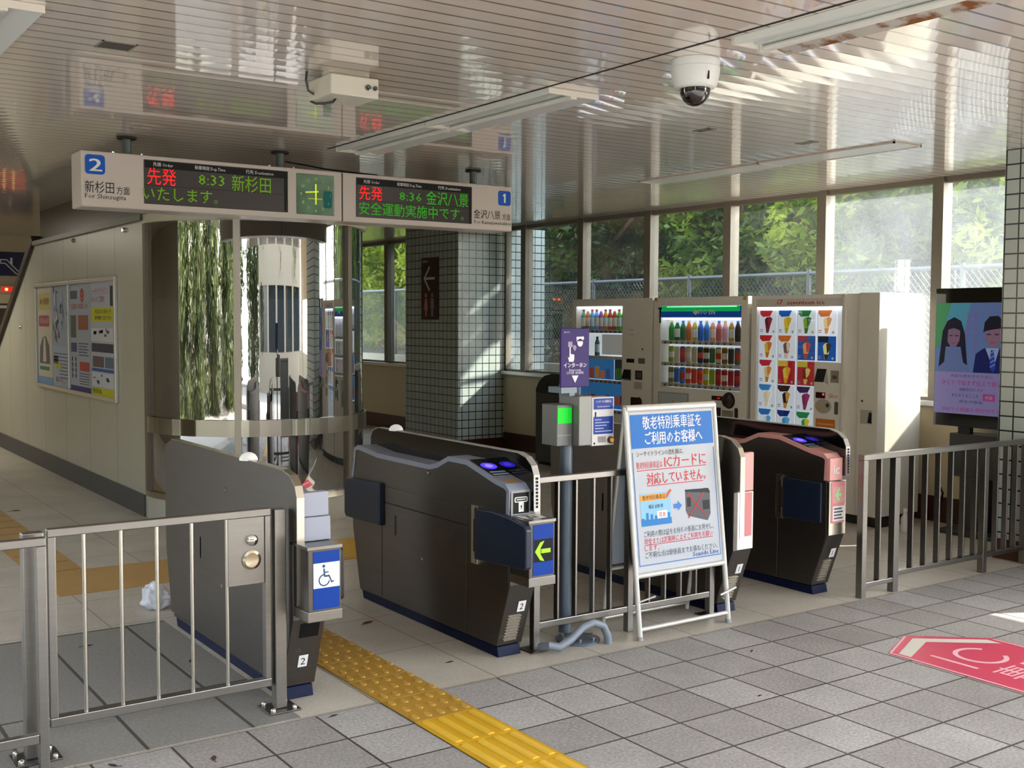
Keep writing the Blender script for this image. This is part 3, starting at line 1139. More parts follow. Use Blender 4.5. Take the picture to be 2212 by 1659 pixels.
gate(-.637, -.487, 'wide', 'wide ticket gate with plain steel partition and blue wheelchair sign')
gate(.47, .62, 'card', 'steel ticket gate with navy flaps, green arrow and card slot sign')
gate(1.957, 2.11, 'pink_wall', 'ticket gate with pink front mostly hidden behind the white folding notice board')
gate(2.75, 2.90, 'pink_ic', 'dark ticket gate with pink ic front beside the right barrier')

# ================================================================== steel barriers


def bar(g, x0, x1, y, z0, z1, d):
    g.box(x0, x1, y - d / 2, y + d / 2, z0, z1)


GRP = 'steel barriers in front of the gates'
# hinged section in front of the wide gate
t = thing('barrier_gate', (-1.2, .48, 0), 'hinged steel barrier section with lock plate and round handle, left of the wheelchair gate', 'barrier', GRP)
G().box(-1.60, -.722, .46, .50, .825, .855).done('top_rail', STEEL, t, bevel=0.003)
G().box(-1.60, -.722, .46, .50, .105, .140).done('bottom_rail', STEEL, t, bevel=0.003)
for a, b in ((-1.60, -1.57), (-.748, -.722)):
    G().box(a, b, .462, .498, .14, .825).done('stile', STEEL, t, bevel=0.003)
for x_ in (-1.465, -1.327, -1.189, -1.05, -.905):
    G().tube([(x_, .48, .138), (x_, .48, .828)], .0075, 10).done('baluster', STEEL_B, t, smooth=True)
o = G().box(-.905, -.748, .468, .482, .545, .825).done('lock_plate', STEEL, t, bevel=0.002)
G().lathe([(.024, .468), (.024, .455), (.016, .448), (.002, .446)], (-.804, 0, .731), 18, axis='y').done('lock_cylinder', CHROME, o, smooth=True)
G().lathe([(.040, .468), (.040, .462), (.030, .458), (.0305, .462), (.012, .464), (.002, .464)], (-.806, 0, .648), 28, axis='y').done('round_handle', mat('worn_chrome', '#b5a892', 0.22, 1.0), o, smooth=True)
# posts of that section
for a, b, lab in ((-.712, -.662, 'square steel post with bolted foot at the wheelchair gate end of the hinged barrier'), (-1.69, -1.615, 'square steel hinge post at the left edge of the hinged barrier')):
    t = thing('barrier_post', ((a + b) / 2, .47, 0), lab, 'post')
    G().box(a, b, .445, .495, .008, .85).done('post', STEEL, t, bevel=0.004)
    G().box(a - .045, b + .045, .40, .54, 0, .008).done('foot_plate', STEEL_D, t, bevel=0.002)
    for q in ((a - .022, .42), (b + .022, .42), (a - .022, .52), (b + .022, .52)):
        G().lathe([(.011, .008), (.011, .018), (.006, .024), (.001, .025)], (*q, 0), 10).done('bolt', CHROME, t, smooth=True)
# section running out of the picture on the left
t = thing('barrier', (-2.2, .35, 0), 'steel barrier section cut off by the left edge of the photo', 'barrier', GRP)
G().box(-2.9, -1.632, .33, .37, .82, .85).done('top_rail', STEEL, t, bevel=0.003)
G().box(-2.9, -1.665, .333, .367, .10, .135).done('bottom_rail', STEEL, t, bevel=0.003)
G().box(-1.665, -1.632, .33, .37, 0, .82).done('post', STEEL, t, bevel=0.003)
for k in range(6):
    x_ = -1.86 - k * .14
    G().tube([(x_, .35, .13), (x_, .35, .825)], .0075, 10).done('baluster', STEEL_B, t, smooth=True)
# middle section behind the notice board
t = thing('barrier', (1.3, .56, 0), 'steel barrier between the two middle ticket gates, passing behind the notice board', 'barrier', GRP)
yb = .56
G().box(.685, 1.93, yb - .02, yb + .02, .835, .865).done('top_rail', STEEL, t, bevel=0.003)
G().box(.715, 1.90, yb - .016, yb + .016, .105, .138).done('bottom_rail', STEEL, t, bevel=0.003)
for a in (.685, 1.295, 1.89):
    G().box(a, a + .038, yb - .019, yb + .019, 0, .835).done('post', STEEL, t, bevel=0.003)
for k in range(4):
    for b0 in (.723, 1.333):
        x_ = b0 + (k + 1) * .572 / 5
        G().box(x_ - .006, x_ + .006, yb - .016, yb + .016, .138, .835).done('baluster', STEEL, t, bevel=0.002)
for a in (.685, 1.89):
    g = G().box(a - .04, a + .078, yb - .06, yb + .06, 0, .006)
    g.done('foot_plate', STEEL_D, t, bevel=0.002)
# right section
t = thing('barrier', (3.8, .34, 0), 'steel barrier with flat bars at the right, in front of the display screen', 'barrier', GRP)
yb = .34
G().box(2.915, 4.668, yb - .022, yb + .022, .822, .855).done('top_rail', STEEL, t, bevel=0.003)
G().box(3.25, 4.63, yb - .018, yb + .018, .098, .128).done('bottom_rail', STEEL, t, bevel=0.003)
G().box(2.955, 3.215, yb - .018, yb + .018, .062, .090).done('bottom_rail', STEEL, t, bevel=0.003)
for a, b in ((2.915, 2.957), (3.213, 3.262), (4.145, 4.187), (4.626, 4.668)):
    G().box(a, b, yb - .022, yb + .022, 0, .822).done('post', STEEL, t, bevel=0.003)
for x_ in (3.085, 3.40, 3.533, 3.666, 3.80, 3.93, 4.06, 4.30, 4.41, 4.52):
    G().box(x_ - .006, x_ + .006, yb - .019, yb + .019, .09 if x_ < 3.2 else .126, .823).done('baluster', STEEL, t, bevel=0.002)

# ================================================================== folding notice board
t = thing('notice_board', (1.56, .5, 0), 'white folding A-board with blue heading and red text standing over the steel barrier', 'notice board')
AX0, AX1 = 1.245, 1.880
y0_, y1_, zt = .385, .525, 1.19
lean = Vector((0, y1_ - y0_, zt))
uu = lean.normalized()


def ap(z):
    return y0_ + (y1_ - y0_) * z / zt


WF = mat('white_frame', '#dcdcd8', 0.3, 0.3)
for x_ in (AX0, AX1):
    G().tube([(x_, y0_, .012), (x_, ap(zt), zt)], .014, 12).done('front_leg', WF, t, smooth=True)
    G().tube([(x_, y0_, 0), (x_, y0_ + .003, .02)], .0165, 12).done('rubber_foot', GREYP, t, smooth=True)
for z_, r_ in ((zt - .008, .020), (.325, .014), (.055, .011)):
    G().tube([(AX0, ap(z_), z_), (AX1, ap(z_), z_)], r_, 12).done('cross_bar', WF, t, smooth=True)
PO = Vector((AX0 + .012, ap(.34) - .004, .34))
nrm = X.cross(uu)
H_ = (1.165 - .34) / uu.z
g = G()
g.obox(PO + X * .305 + uu * H_ / 2 - nrm * .004, X * .304, uu * (H_ / 2), nrm * .004)
g.done('board', flat('#c4c9d0'), t)
A = Art(PO + nrm * .0008, X, uu)
W, H = .61, H_
PB = flat('#006cc4')
A.rect(.012, W - .012, .035, H - .012, flat('#bcc2cb'), 1)
for q in ((.012, .018, .035, .62), (W - .018, W - .012, .035, .62)):
    A.rect(q[0], q[1], q[2], q[3], flat('#5e86b8'), 2)
A.rect(.012, W - .012, .032, .038, flat('#5e86b8'), 2)
A.rect(.012, W - .012, .640, H - .015, PB, 2)
RD = flat('#c8202c')
A.text('敬老特別乗車証を', W / 2, .742, .056, WHT, 3, 'c', wfit=.42, bold=.001)
A.text('ご利用のお客様へ', W / 2 + .005, .662, .054, WHT, 3, 'c', wfit=.41, bold=.002)
A.text('シーサイドラインの改札機は、', .04, .598, .024, INK, 3, wfit=.33)
A.text('敬老特別乗車証は', .035, .535, .03, RD, 3, wfit=.18)
A.text('ICカードに', .23, .533, .054, RD, 3, wfit=.30, bold=.002)
A.rect(.035, .53, .522, .526, RD, 3)
A.text('対応していません。', .10, .452, .050, RD, 3, wfit=.42, bold=.002)
A.rect(.10, .50, .440, .444, RD, 3)
A.rect(.045, .255, .235, .405, flat('#8cc4ea'), 3)
A.rect(.045, .255, .235, .268, flat('#2a7fc4'), 4)
for k in range(7):
    A.rect(.048 + k * .03, .066 + k * .03, .266, .276 + (k * 7 % 4) * .009, flat('#2a7fc4'), 4)
A.rect(.045, .235, .365, .398, flat('#e8a13c'), 4)
A.text('敬老特別乗車証', .06, .371, .02, INK, 5, wfit=.16)
A.text('横浜 太郎 様', .10, .325, .017, INK, 5, wfit=.10)
A.rect(.155, .225, .268, .308, WHT, 5)
A.text('見本', .165, .276, .022, RD, 6, wfit=.05)
A.line(.225, .375, .262, .412, .012, flat('#d05a3a'), 6)
A.poly([(.275, .310), (.305, .310), (.305, .295), (.335, .322), (.305, .349), (.305, .334), (.275, .334)], flat('#3a7ed0'), 4)
gd = flat('#55565c')
A.poly([(.365, .395), (.36, .29), (.375, .262), (.515, .225), (.54, .26), (.545, .385), (.52, .40)], gd, 3)
A.poly([(.362, .402), (.365, .39), (.545, .372), (.535, .398)], INK, 4)
A.rect(.372, .40, .31, .36, INK, 4)
A.rect(.485, .535, .285, .335, INK, 4)
A.line(.375, .25, .50, .38, .006, RD, 5)
A.line(.375, .385, .505, .25, .006, RD, 5)
A.text('ご利用の際は証をお持ちの係員にお見せし、', .055, .180, .026, flat('#3a4652'), 3, wfit=.50)
A.text('現金または定期券によるご利用をお願い', .055, .142, .026, RD, 3, wfit=.49)
A.rect(.055, .545, .135, .138, RD, 3)
A.text('します。', .055, .108, .024, RD, 3, wfit=.10)
A.text('ご不明な点は駅係員までお尋ねください。', .055, .072, .026, flat('#3a4652'), 3, wfit=.52)
A.text('Seaside Line', W - .03, .044, .026, flat('#1d4fa0'), 3, 'r', wfit=.19, bold=.0012)
A.done('poster', t)
# rear frame
y2 = .70
for x_ in (AX0 + .01, AX1 - .01):
    G().tube([(x_, y2, .012), (x_, ap(zt) + .01, zt - .02)], .012, 10).done('rear_leg', WF, t, smooth=True)
for z_ in (.05, .32):
    yy = y2 + (ap(zt) + .01 - y2) * z_ / zt
    G().tube([(AX0 + .01, yy, z_), (AX1 - .01, yy, z_)], .010, 10).done('cross_bar', WF, t, smooth=True)
ur = Vector((0, ap(zt) + .01 - y2, zt)).normalized()
g = G()
pc = Vector(((AX0 + AX1) / 2, y2 + (ap(zt) + .01 - y2) * .75 / zt + .006, .75))
g.obox(pc, X * .30, ur * .41, Vector((0, .003, .001)))
g.done('rear_board', flat('#b9c6d6'), t)
G().tube([(AX0 - .012, ap(.19), .19), (AX0 + .07, ap(.19) - .06, .23)], .005, 8).done('brace', WF, t)
G().tube([(AX1 - .06, ap(.19) - .02, .16), (AX1 + .045, ap(.19) - .03, .19)], .006, 8).done('brace', WF, t)

# ================================================================== intercom post
t = thing('intercom_post', (.985, .64, 0), 'grey intercom post with purple interphone sign and blue instruction panel between the gates', 'intercom')
POLE = mat('grey_blue_post', '#66727f', 0.4, 0.3)
px_, py_ = .985, .68
G().tube([(px_, py_, .02), (px_, py_, 1.06)], .033, 18).done('post', POLE, t, smooth=True)
G().lathe([(.115, 0), (.115, .012), (.10, .016), (.04, .02)], (px_, py_ - .11, 0), 20).done('foot_plate', POLE, t, smooth=True)
g = G()
for k in range(6):
    a = math.pi * k / 3
    g.lathe([(.01, .012), (.01, .026), (.002, .03)], (px_ + .085 * math.cos(a), py_ - .11 + .085 * math.sin(a), 0), 8)
g.done('bolt', CHROME, t)
fy = .60
G().box(.885, 1.068, fy, fy + .012, 1.30, 1.60).done('sign_plate', flat('#35246e'), t, bevel=0.004)
A = Art((.885, fy - .0008, 1.30), X, Z)
PW = flat('#ece8f2')
A.text('横浜シーサイドライン', .02, .275, .008, PW, 1, wfit=.035)
A.rect(.045, .072, .205, .232, flat('#a59cc0'), 1)
A.poly([(.054, .15), (.054, .205), (.062, .205), (.062, .17), (.085, .166), (.085, .145), (.08, .13), (.052, .13), (.044, .155)], PW, 1)
A.poly([(.10, .232), (.098, .256), (.145, .258), (.147, .246), (.14, .238)], PW, 1)
A.disc(.122, .226, .018, PW, 1, ry=.02)
A.rect(.103, .142, .234, .240, flat('#35246e'), 2)
for k in range(3):
    A.ring(.105, .21, .012 + k * .007, .0145 + k * .007, PW, 1, 170, 240, 8)
A.text('インターホン', .0915, .102, .021, PW, 1, 'c', wfit=.145, bold=.001)
A.text('Intercom', .0915, .082, .014, PW, 1, 'c', wfit=.075)
A.text('인터폰 对讲机', .0915, .068, .011, PW, 1, 'c', wfit=.11)
A.poly([(.0915, .022), (.113, .06), (.070, .06)], PW, 1)
A.done('sign_face', t)
# housing with receiver and panel
G().box(.905, 1.005, fy + .02, fy + .13, 1.30, 1.27).box(.965, 1.0, fy + .03, fy + .12, 1.25, 1.31).done('bracket', POLE, t)
G().box(.988, 1.072, fy - .02, fy + .15, 1.0, 1.255).done('side_cover', mat('intercom_grey', '#7b7d7d', 0.4, 0.2), t, bevel=0.004)
G().box(.886, .985, fy + .03, fy + .16, 1.0, 1.21).done('receiver_box', mat('receiver_grey', '#6f7272', 0.45), t, bevel=0.004)
A = Art((.886, fy + .0292, 1.0), X, Z)
A.rect(.004, .094, .115, .195, flat('#10c22c', 0.55), 1)
A.done('green_panel', t)
A = Art((.886, fy + .0292, 1.0), X, Z)
A.rect(.006, .092, .052, .056, flat('#8fb0a8'), 1)
A.done('pale_line', t)
G().box(1.072, 1.218, fy - .022, fy + .06, .995, 1.245).done('instruction_box', flat('#d9dade'), t, bevel=0.003)
A = Art((1.072, fy - .0235, .995), X, Z)
BP = flat('#1c3f9c')
A.rect(.010, .138, .188, .244, BP, 1)
A.text('インターホン使用方法', .074, .222, .012, WHT, 2, 'c', wfit=.10)
A.text('Instruction', .074, .198, .011, WHT, 2, 'c', wfit=.08)
A.rect(.018, .026, .150, .175, INK, 1)
A.rect(.01, .138, .060, .150, BP, 1)
for k in range(5):
    A.rect(.018, .06 + (k * 37 % 50) / 700, .132 - k * .015, .137 - k * .015, flat('#aebbe0'), 2)
g_ = flat('#8f8f8a')
for k in range(6):
    A.rect(.04 + k * .009, .045 + k * .009, .016, .048, g_, 1)
A.rect(.01, .02, .008, .018, INK, 1)
A.done('instruction_print', t)
o = G().lathe([(.018, fy - .022), (.018, fy - .034), (.001, fy - .034)], (1.192, 0, 1.022), 16, axis='y').done('button_ring', BLACK, t, smooth=True)
G().lathe([(.013, fy - .034), (.012, fy - .042), (.001, fy - .044)], (1.192, 0, 1.022), 16, axis='y').done('call_button', flat('#e3a443'), o, smooth=True)
# conduit
tag(G().tube([(.70, .505, .03), (.71, .44, .05), (.76, .43, .035), (.84, .44, .06), (.92, .45, .105), (.99, .45, .12), (1.05, .445, .095), (1.075, .44, .04), (1.08, .44, 0)], .02, 12).done('flexible_conduit', mat('conduit_grey', '#7d8794', 0.5), smooth=True),
    'grey flexible conduit arching over the floor at the foot of the intercom post', 'conduit')

# ================================================================== drink machines
VX = 4.88
VMW = mat('vending_white', '#e6e2da', 0.35, var=0.02)
LITW = flat('#dfe8ee', 0.55)


def bottle(kind, x, y, z, h, r, cb, cl, cc, label, group):
    """display sample: body, printed sleeve and cap in one small lathe"""
    g = G()
    if kind == 'bottle':
        g.mi = 0; g.lathe([(r * .92, 0), (r, .05 * h), (r, .18 * h)], (0, 0, 0), 10)
        g.mi = 1; g.lathe([(r * 1.015, .18 * h), (r * 1.015, .60 * h)], (0, 0, 0), 10)
        g.mi = 0; g.lathe([(r, .60 * h), (r * .95, .68 * h), (r * .45, .87 * h), (r * .42, .90 * h)], (0, 0, 0), 10)
        g.mi = 2; g.lathe([(r * .5, .90 * h), (r * .5, h), (.0005, h)], (0, 0, 0), 10)
    else:
        g.mi = 2; g.lathe([(r * .8, 0), (r, .06 * h)], (0, 0, 0), 10)
        g.mi = 0; g.lathe([(r, .06 * h), (r, .30 * h)], (0, 0, 0), 10)
        g.mi = 1; g.lathe([(r, .30 * h), (r, .66 * h)], (0, 0, 0), 10)
        g.mi = 0; g.lathe([(r, .66 * h), (r, .92 * h)], (0, 0, 0), 10)
        g.mi = 2; g.lathe([(r, .92 * h), (r * .82, h), (.0005, h)], (0, 0, 0), 10)
    o = g.done(kind, [flat(cb), flat(cl), flat(cc)], smooth=True)
    o.location = (x, y, z)
    WORLD[o.name] = Vector((x, y, z))
    return tag(o, label, kind, group)


def cabinet(t, y0, y1, holes, top=1.866, x1=5.53, base=.06):
    """machine body: carcass behind, door in front with rectangular display openings (y0,y1,z0,z1)"""
    G().box(VX + .16, x1, y0 + .004, y1 - .004, base, top).done('cabinet', VMW, t, bevel=0.004)
    ys = sorted({y0, y1, *[h[0] for h in holes], *[h[1] for h in holes]})
    zs = sorted({base + .02, top, *[h[2] for h in holes], *[h[3] for h in holes]})
    g = G()
    for a, b in zip(ys, ys[1:]):
        for c, d in zip(zs, zs[1:]):
            if not any(h[0] - 1e-6 <= a and b <= h[1] + 1e-6 and h[2] - 1e-6 <= c and d <= h[3] + 1e-6 for h in holes):
                g.box(VX, VX + .158, a, b, c, d)
    bmesh.ops.remove_doubles(g.b, verts=g.b.verts, dist=1e-5)
    # drop the inner walls shared by neighbouring boxes
    seen = {}
    for f in g.b.faces:
        k = tuple(round(v, 4) for v in f.calc_center_median())
        seen.setdefault(k, []).append(f)
    bmesh.ops.delete(g.b, geom=[f for v in seen.values() if len(v) > 1 for f in v], context='FACES')
    d = g.done('door', VMW, t)
    G().box(VX + .05, x1 - .03, y0 + .02, y1 - .02, 0, base).done('foot_plinth', BLACK, t)
    return d


def coinmech(A, yo, zo):
    pass


VG = 'vending machines along the windows'
# --- left machine
V1 = thing('vending_machine', (5.2, 5.0, 0), 'drink vending machine with few goods and blue picture panels, beside the rubbish bin', 'vending machine', VG)
d = cabinet(V1, 4.39, 5.655, [(4.84, 5.60, .68, 1.79)])
G().box(VX + .12, VX + .15, 4.84, 5.60, .68, 1.79).done('lit_back', LITW, V1)
G().box(VX + .02, VX + .05, 4.86, 5.58, 1.765, 1.785).done('lamp', flat('#eef4ff', 4.0), V1)
G().box(VX + .006, VX + .010, 4.84, 5.60, .68, 1.79).done('window_pane', MATS['clear_pane'], V1)
for z_ in (1.525, 1.255, 1.005, .70):
    o = G().box(VX + .012, VX + .10, 4.845, 5.595, z_ - .012, z_ + .018).done('shelf', WHT, V1)
    A = Art((VX + .0115, 5.595, z_ - .012), -Y, Z)
    A.rect(0, .75, 0, .03, flat('#e8e8ef'), 0)
    for k in range(10):
        if z_ != 1.255 or k < 2:
            A.rect(.02 + k * .073, .065 + k * .073, .004, .024, flat('#31317c'), 1)
            A.disc(.042 + k * .073, .014, .009, flat('#8d8fe0'), 2, n=10)
    A.done('button_row', V1)
A = Art((VX + .055, 5.58, 1.02), -Y, Z)
BLUEP = flat('#2a78b8', 0.35)
A.rect(.03, .55, .01, .225, BLUEP, 1)
for k, cc in enumerate(('#7fa83a', '#a8442c', '#c98a3a', '#d8742c', '#3a5fb0')):
    A.rect(.06 + k * .09, .13 + k * .09, .02, .10 + .02 * (k % 3), flat(cc, .25), 2)
A.rect(.56, .73, .01, .225, flat('#16262a', .2), 1)
for k in range(4):
    A.rect(.575 + k * .036, .597 + k * .036, .02, .13, flat('#3f7a36', .3), 2)
A.done('picture_panel', V1)
A = Art((VX + .055, 5.58, .72), -Y, Z)
A.rect(.0, .73, .01, .27, BLUEP, 1)
for k in range(9):
    A.rect(.02 + k * .078, .085 + k * .078, .05, .13 + .01 * (k % 3), flat(('#8e3026', '#b04a2c', '#7a2a22')[k % 3], .3), 2)
A.done('picture_panel', V1)
o = G().box(VX + .03, VX + .05, 4.86, 5.20, 1.29, 1.50).done('blank_panel', flat('#c4c4c2', .25), V1)
o['label'] = 'blank white cover behind the glass'
A = Art((VX - .001, 4.80, .76), -Y, Z)
for nm, ops in (('coin_display', [(.03, .15, .46, .50, INK)]), ('price_display', [(.21, .31, .455, .51, flat('#6e6a52'))]),
                ('reader_pad', [(.165, .275, .295, .385, flat('#2b2926')), (.18, .26, .31, .37, flat('#55524a'))]),
                ('sticker', [(.15, .27, .20, .27, flat('#b8b2a5'))]), ('vent_line', [(.07, .14, .74, .744, flat('#8d887c'))]), ('vent_line', [(.07, .14, .79, .794, flat('#8d887c'))]),
                ('keyhole', [(.26, .28, .59, .61, INK)]), ('coin_slot', [(.10, .235, .03, .115, flat('#2c1712'))])):
    A = Art((VX - .001, 4.80, .76), -Y, Z)
    for l_, q in enumerate(ops):
        A.rect(*q, 1 + l_, rad=.008 if nm in ('keyhole', 'coin_slot') else 0)
    if nm == 'coin_slot':
        A.disc(.225, .072, .048, flat('#2c1712'), 1.3)
    A.done(nm, V1)
g = G()
g.prism([(VX - .04, 1.06), (VX, 1.04), (VX, 1.15), (VX - .01, 1.15)], 'y', 4.70, 4.80)
g.done('card_reader', BLACK, V1)
COLS1 = ['#3fa08f', '#d9772c', '#58a4dc', '#78b4e4', '#b05cb0', '#c9a03a', '#b8402c', '#b04a32', '#5fc23a', '#48b03a']
for k, cc in enumerate(COLS1):
    bottle('bottle', VX + .065, 5.555 - k * .0735, 1.5435, .215, .027, cc, ('#e8f0e8', '#f0e0c8', '#dff0fb')[k % 3], ('#7a2a4a', '#f0f0f0', '#a02828')[k % 3],
           '%s drink bottle, %s from left in the top row of the left vending machine' % (('teal', 'orange', 'blue', 'light blue', 'purple', 'ochre', 'red', 'rust', 'bright green', 'green')[k],
           ('first', 'second', 'third', 'fourth', 'fifth', 'sixth', 'seventh', 'eighth', 'ninth', 'tenth')[k]), 'sample drinks in the left machine')
bottle('bottle', VX + .065, 5.32, 1.2735, .20, .027, '#3b6f80', '#cfe0dc', '#1c2a30', 'single dark teal bottle in the second row of the left vending machine', 'sample drinks in the left machine')

# --- middle machine
V2 = thing('vending_machine', (5.2, 3.72, 0), 'middle drink vending machine with green and blue heading and three full rows', 'vending machine', VG)
cabinet(V2, 3.125, 4.365, [(3.205, 4.27, 1.0, 1.785)])
G().box(VX + .125, VX + .15, 3.205, 4.27, 1.0, 1.785).done('lit_back', LITW, V2)
G().box(VX + .02, VX + .05, 3.22, 4.25, 1.655, 1.67).done('lamp', flat('#eef4ff', 4.0), V2)
G().box(VX + .006, VX + .010, 3.205, 4.27, 1.0, 1.69).done('window_pane', MATS['clear_pane'], V2)
G().box(VX - .004, VX + .03, 3.215, 4.255, 1.675, 1.782).done('heading', flat('#0a3a80', .3), V2)
A = Art((VX - .0045, 4.255, 1.675), -Y, Z)
A.rect(0, 1.04, .0, .056, flat('#123f8a', .35), 1)
A.rect(0, 1.04, .056, .107, flat('#0f9a4c', .6), 1)
A.rect(.08, 1.0, .095, .105, flat('#7dffb0', 1.0), 2)
A.text('ITO EN', .62, .030, .040, WHT, 3, 'c', wfit=.21, bold=.004)
for q in ((.455, .05, .016), (.475, .062, .014), (.475, .036, .014), (.497, .05, .016)):
    A.disc(q[0], q[1], q[2], WHT, 3, n=12)
A.done('lettering', V2)
# hinge and ring on the heading
G().box(VX - .006, VX, 4.245, 4.30, 1.755, 1.77).box(VX - .006, VX, 4.262, 4.28, 1.62, 1.76).done('lock_bar', BLACK, V2)
rows2 = [(1.455, 'bottle', .19, ['#2f8a3a', '#1f6a3a', '#2f7a4a', '#c86a3a', '#c9a83a', '#2f6fc0', '#3f86d0', '#d89a6a', '#c86a6a', '#d8a8b0', '#b88a3a', '#3a2a22']),
         (1.245, 'can', .155, ['#8abf3a', '#e0d8c8', '#a83a3a', '#cfc8b8', '#d8cfa8', '#2a2624', '#332c28', '#3f7a4a', '#d8c87a', '#8a6a2a', '#3a3228', '#7a5a2a']),
         (1.045, 'can', .155, ['#7a8a4a', '#3f78c0', '#4a86cc', '#d8483a', '#d8503a', '#e0603a', '#c8c02a', '#9ab82a', '#b8262a', '#b02228', '#b8262a', '#a82026'])]
CN = {'#2f8a3a': 'green'}
ORD = ('first', 'second', 'third', 'fourth', 'fifth', 'sixth', 'seventh', 'eighth', 'ninth', 'tenth', 'eleventh', 'twelfth')
NAMES2 = [['green', 'dark green', 'green', 'orange-brown', 'amber', 'blue', 'light blue', 'peach', 'pink', 'pale pink', 'ochre', 'black'],
          ['lime green', 'cream', 'red', 'beige', 'pale yellow', 'black', 'black', 'green', 'yellow', 'brown', 'dark brown', 'bronze'],
          ['olive', 'blue', 'blue', 'red', 'red', 'orange-red', 'yellow', 'lime', 'red', 'dark red', 'red', 'dark red']]
for ri, (z_, kd, hh, cs) in enumerate(rows2):
    G().box(VX + .012, VX + .115, 3.21, 4.265, z_ - .022, z_ - .002).done('shelf', WHT, V2)
    A = Art((VX + .0115, 4.265, z_ - .034), -Y, Z)
    A.rect(0, 1.055, 0, .032, flat('#d8d4cc'), 0)
    for k in range(12):
        A.disc(.055 + k * .079, .014, .017, INK, 1, ry=.012, n=12)
        A.disc(.055 + k * .079, .017, .010, flat('#c9c0b0'), 2, ry=.007, n=10)
    A.done('button_row', V2)
    for k, cc in enumerate(cs):
        y_ = 4.185 - k * .0795
        bottle(kd, VX + .07, y_, z_ - .0015, hh, .028, cc, ('#e8e4d8' if k % 3 == 1 else cc) if kd == 'bottle' else ('#e6dfd0', cc, '#c83a32')[k % 3], ('#d8a03a', '#e8e8e8', '#3a6ac0')[k % 3],
               '%s drink %s, %s from left in the %s row of the middle vending machine' % (NAMES2[ri][k], kd, ORD[k], ('top', 'centre', 'bottom')[ri]), 'sample drinks in the middle machine')
o = G().box(VX - .012, VX, 3.56 + .30, 4.28, .66, .955).done('poster_frame', GREYP, V2)
A = Art((VX - .0125, 4.28, .66), -Y, Z)
A.rect(.012, .408, .01, .285, flat('#b4c0c4'), 1)
A.poly([(.17, .02), (.26, .02), (.245, .15), (.215, .20), (.19, .15)], flat('#3a2c26'), 2)
A.disc(.215, .20, .022, flat('#c8a890'), 3)
A.done('poster', V2)
A = Art((VX - .001, 3.56, .66), -Y, Z)
A.rect(0, .14, .255, .295, flat('#2c1410'), 1)
A.rect(.07, .11, .268, .282, flat('#b02818', .6), 2)
A.disc(.22, .262, .075, flat('#241210'), 2, n=24)
A.disc(.225, .268, .05, flat('#3c211c'), 3, n=24)
A.rect(.03, .12, .06, .19, flat('#2c1a16'), 1)
A.rect(.135, .275, .10, .17, flat('#8d8a82'), 1)
A.rect(.29, .335, .07, .20, flat('#3a3430'), 1, rad=.02)
A.done('control_panel', V2)
G().lathe([(.066, VX), (.062, VX - .03), (.04, VX - .036), (.001, VX - .037)], (0, 3.34, .922), 22, axis='x').done('return_lever', mat('dark_maroon', '#2a1512', 0.3), V2, smooth=True)
for y_ in (4.335, 3.165):
    A = Art((VX - .001, y_ + .02, 1.83), -Y, Z)
    A.rect(0, .04, 0, .034, flat('#b9a13a'), 1)
    A.done('warning_tape', V2)

# --- ice cream machine
V3 = thing('vending_machine', (5.2, 2.4, 0), 'ice cream vending machine with rows of cone pictures and red heading', 'vending machine', VG)
cabinet(V3, 1.905, 3.08, [(2.085, 3.02, .45, 1.765)])
G().box(VX + .03, VX + .05, 2.085, 3.02, .45, 1.765).done('lit_back', flat('#d3dbe6', .38), V3)
G().box(VX + .006, VX + .010, 2.37, 3.02, .45, 1.765).done('window_pane', MATS['clear_pane'], V3)
G().box(VX + .004, VX + .03, 2.09, 3.015, 1.754, 1.763).done('lamp', flat('#f4f8ff', 3.0), V3)
G().box(VX - .02, VX + .03, 2.04, 2.083, .08, 1.866).done('door_edge', WHITE, V3, bevel=0.012)
A = Art((VX - .001, 3.02, 1.78), -Y, Z)
R17 = flat('#c0283a')
A.rect(.0, .92, -.008, .055, flat('#cfcbc4'), 0)
A.text('i7', .235, .006, .044, R17, 1, wfit=.06, bold=.003)
A.text('seventeen ice', .345, .004, .040, R17, 1, wfit=.40, bold=.003)
A.done('lettering', V3)
ice = [('#c42630', '#5a2230', '#8a2a34'), ('#1f5ab4', '#e0c83a', '#d8b02a'), ('#1f7a3a', '#8fae3a', '#3a7a3a'), ('#c8743a', '#e8cf9a', '#d8a06a'),
       ('#c8282c', '#e0b83a', '#c87a2a'), ('#d8702c', '#7a5a50', '#e8d0c0'), ('B#a03a48', '#e8a070', '#c04a3a'), ('B#20262c', '#d8cf8a', '#3a342c'),
       ('#c02a3a', '#e8c890', '#d09040'), ('R#d8b83a', '#e0c84a', '#e0a03a'), ('R#c8b43a', '#6a2a1a', '#e0c06a'),
       ('#3a8ad0', '#e8dcc0', '#f0ead8'), ('#3a2018', '#2c1a14', '#d09a4a'), ('#3a1f52', '#7a2058', '#a02a6a'),
       ('#2a7ac8', '#d8e8f0', '#6ab0e0'), ('#1a2f80', '#3a9ad8', '#58b8e8'), ('#1f8a4a', '#3a9a4a', '#d8d03a')]
pos = [(3.0 - .215 * i, 1.53) for i in range(4)] + [(3.0 - .215 * i, 1.315) for i in range(4)] + [(3.0 - .215 * i, 1.10) for i in range(3)] + [(3.0 - .215 * i, .885) for i in range(3)] + [(3.0 - .215 * i, .67) for i in range(3)]
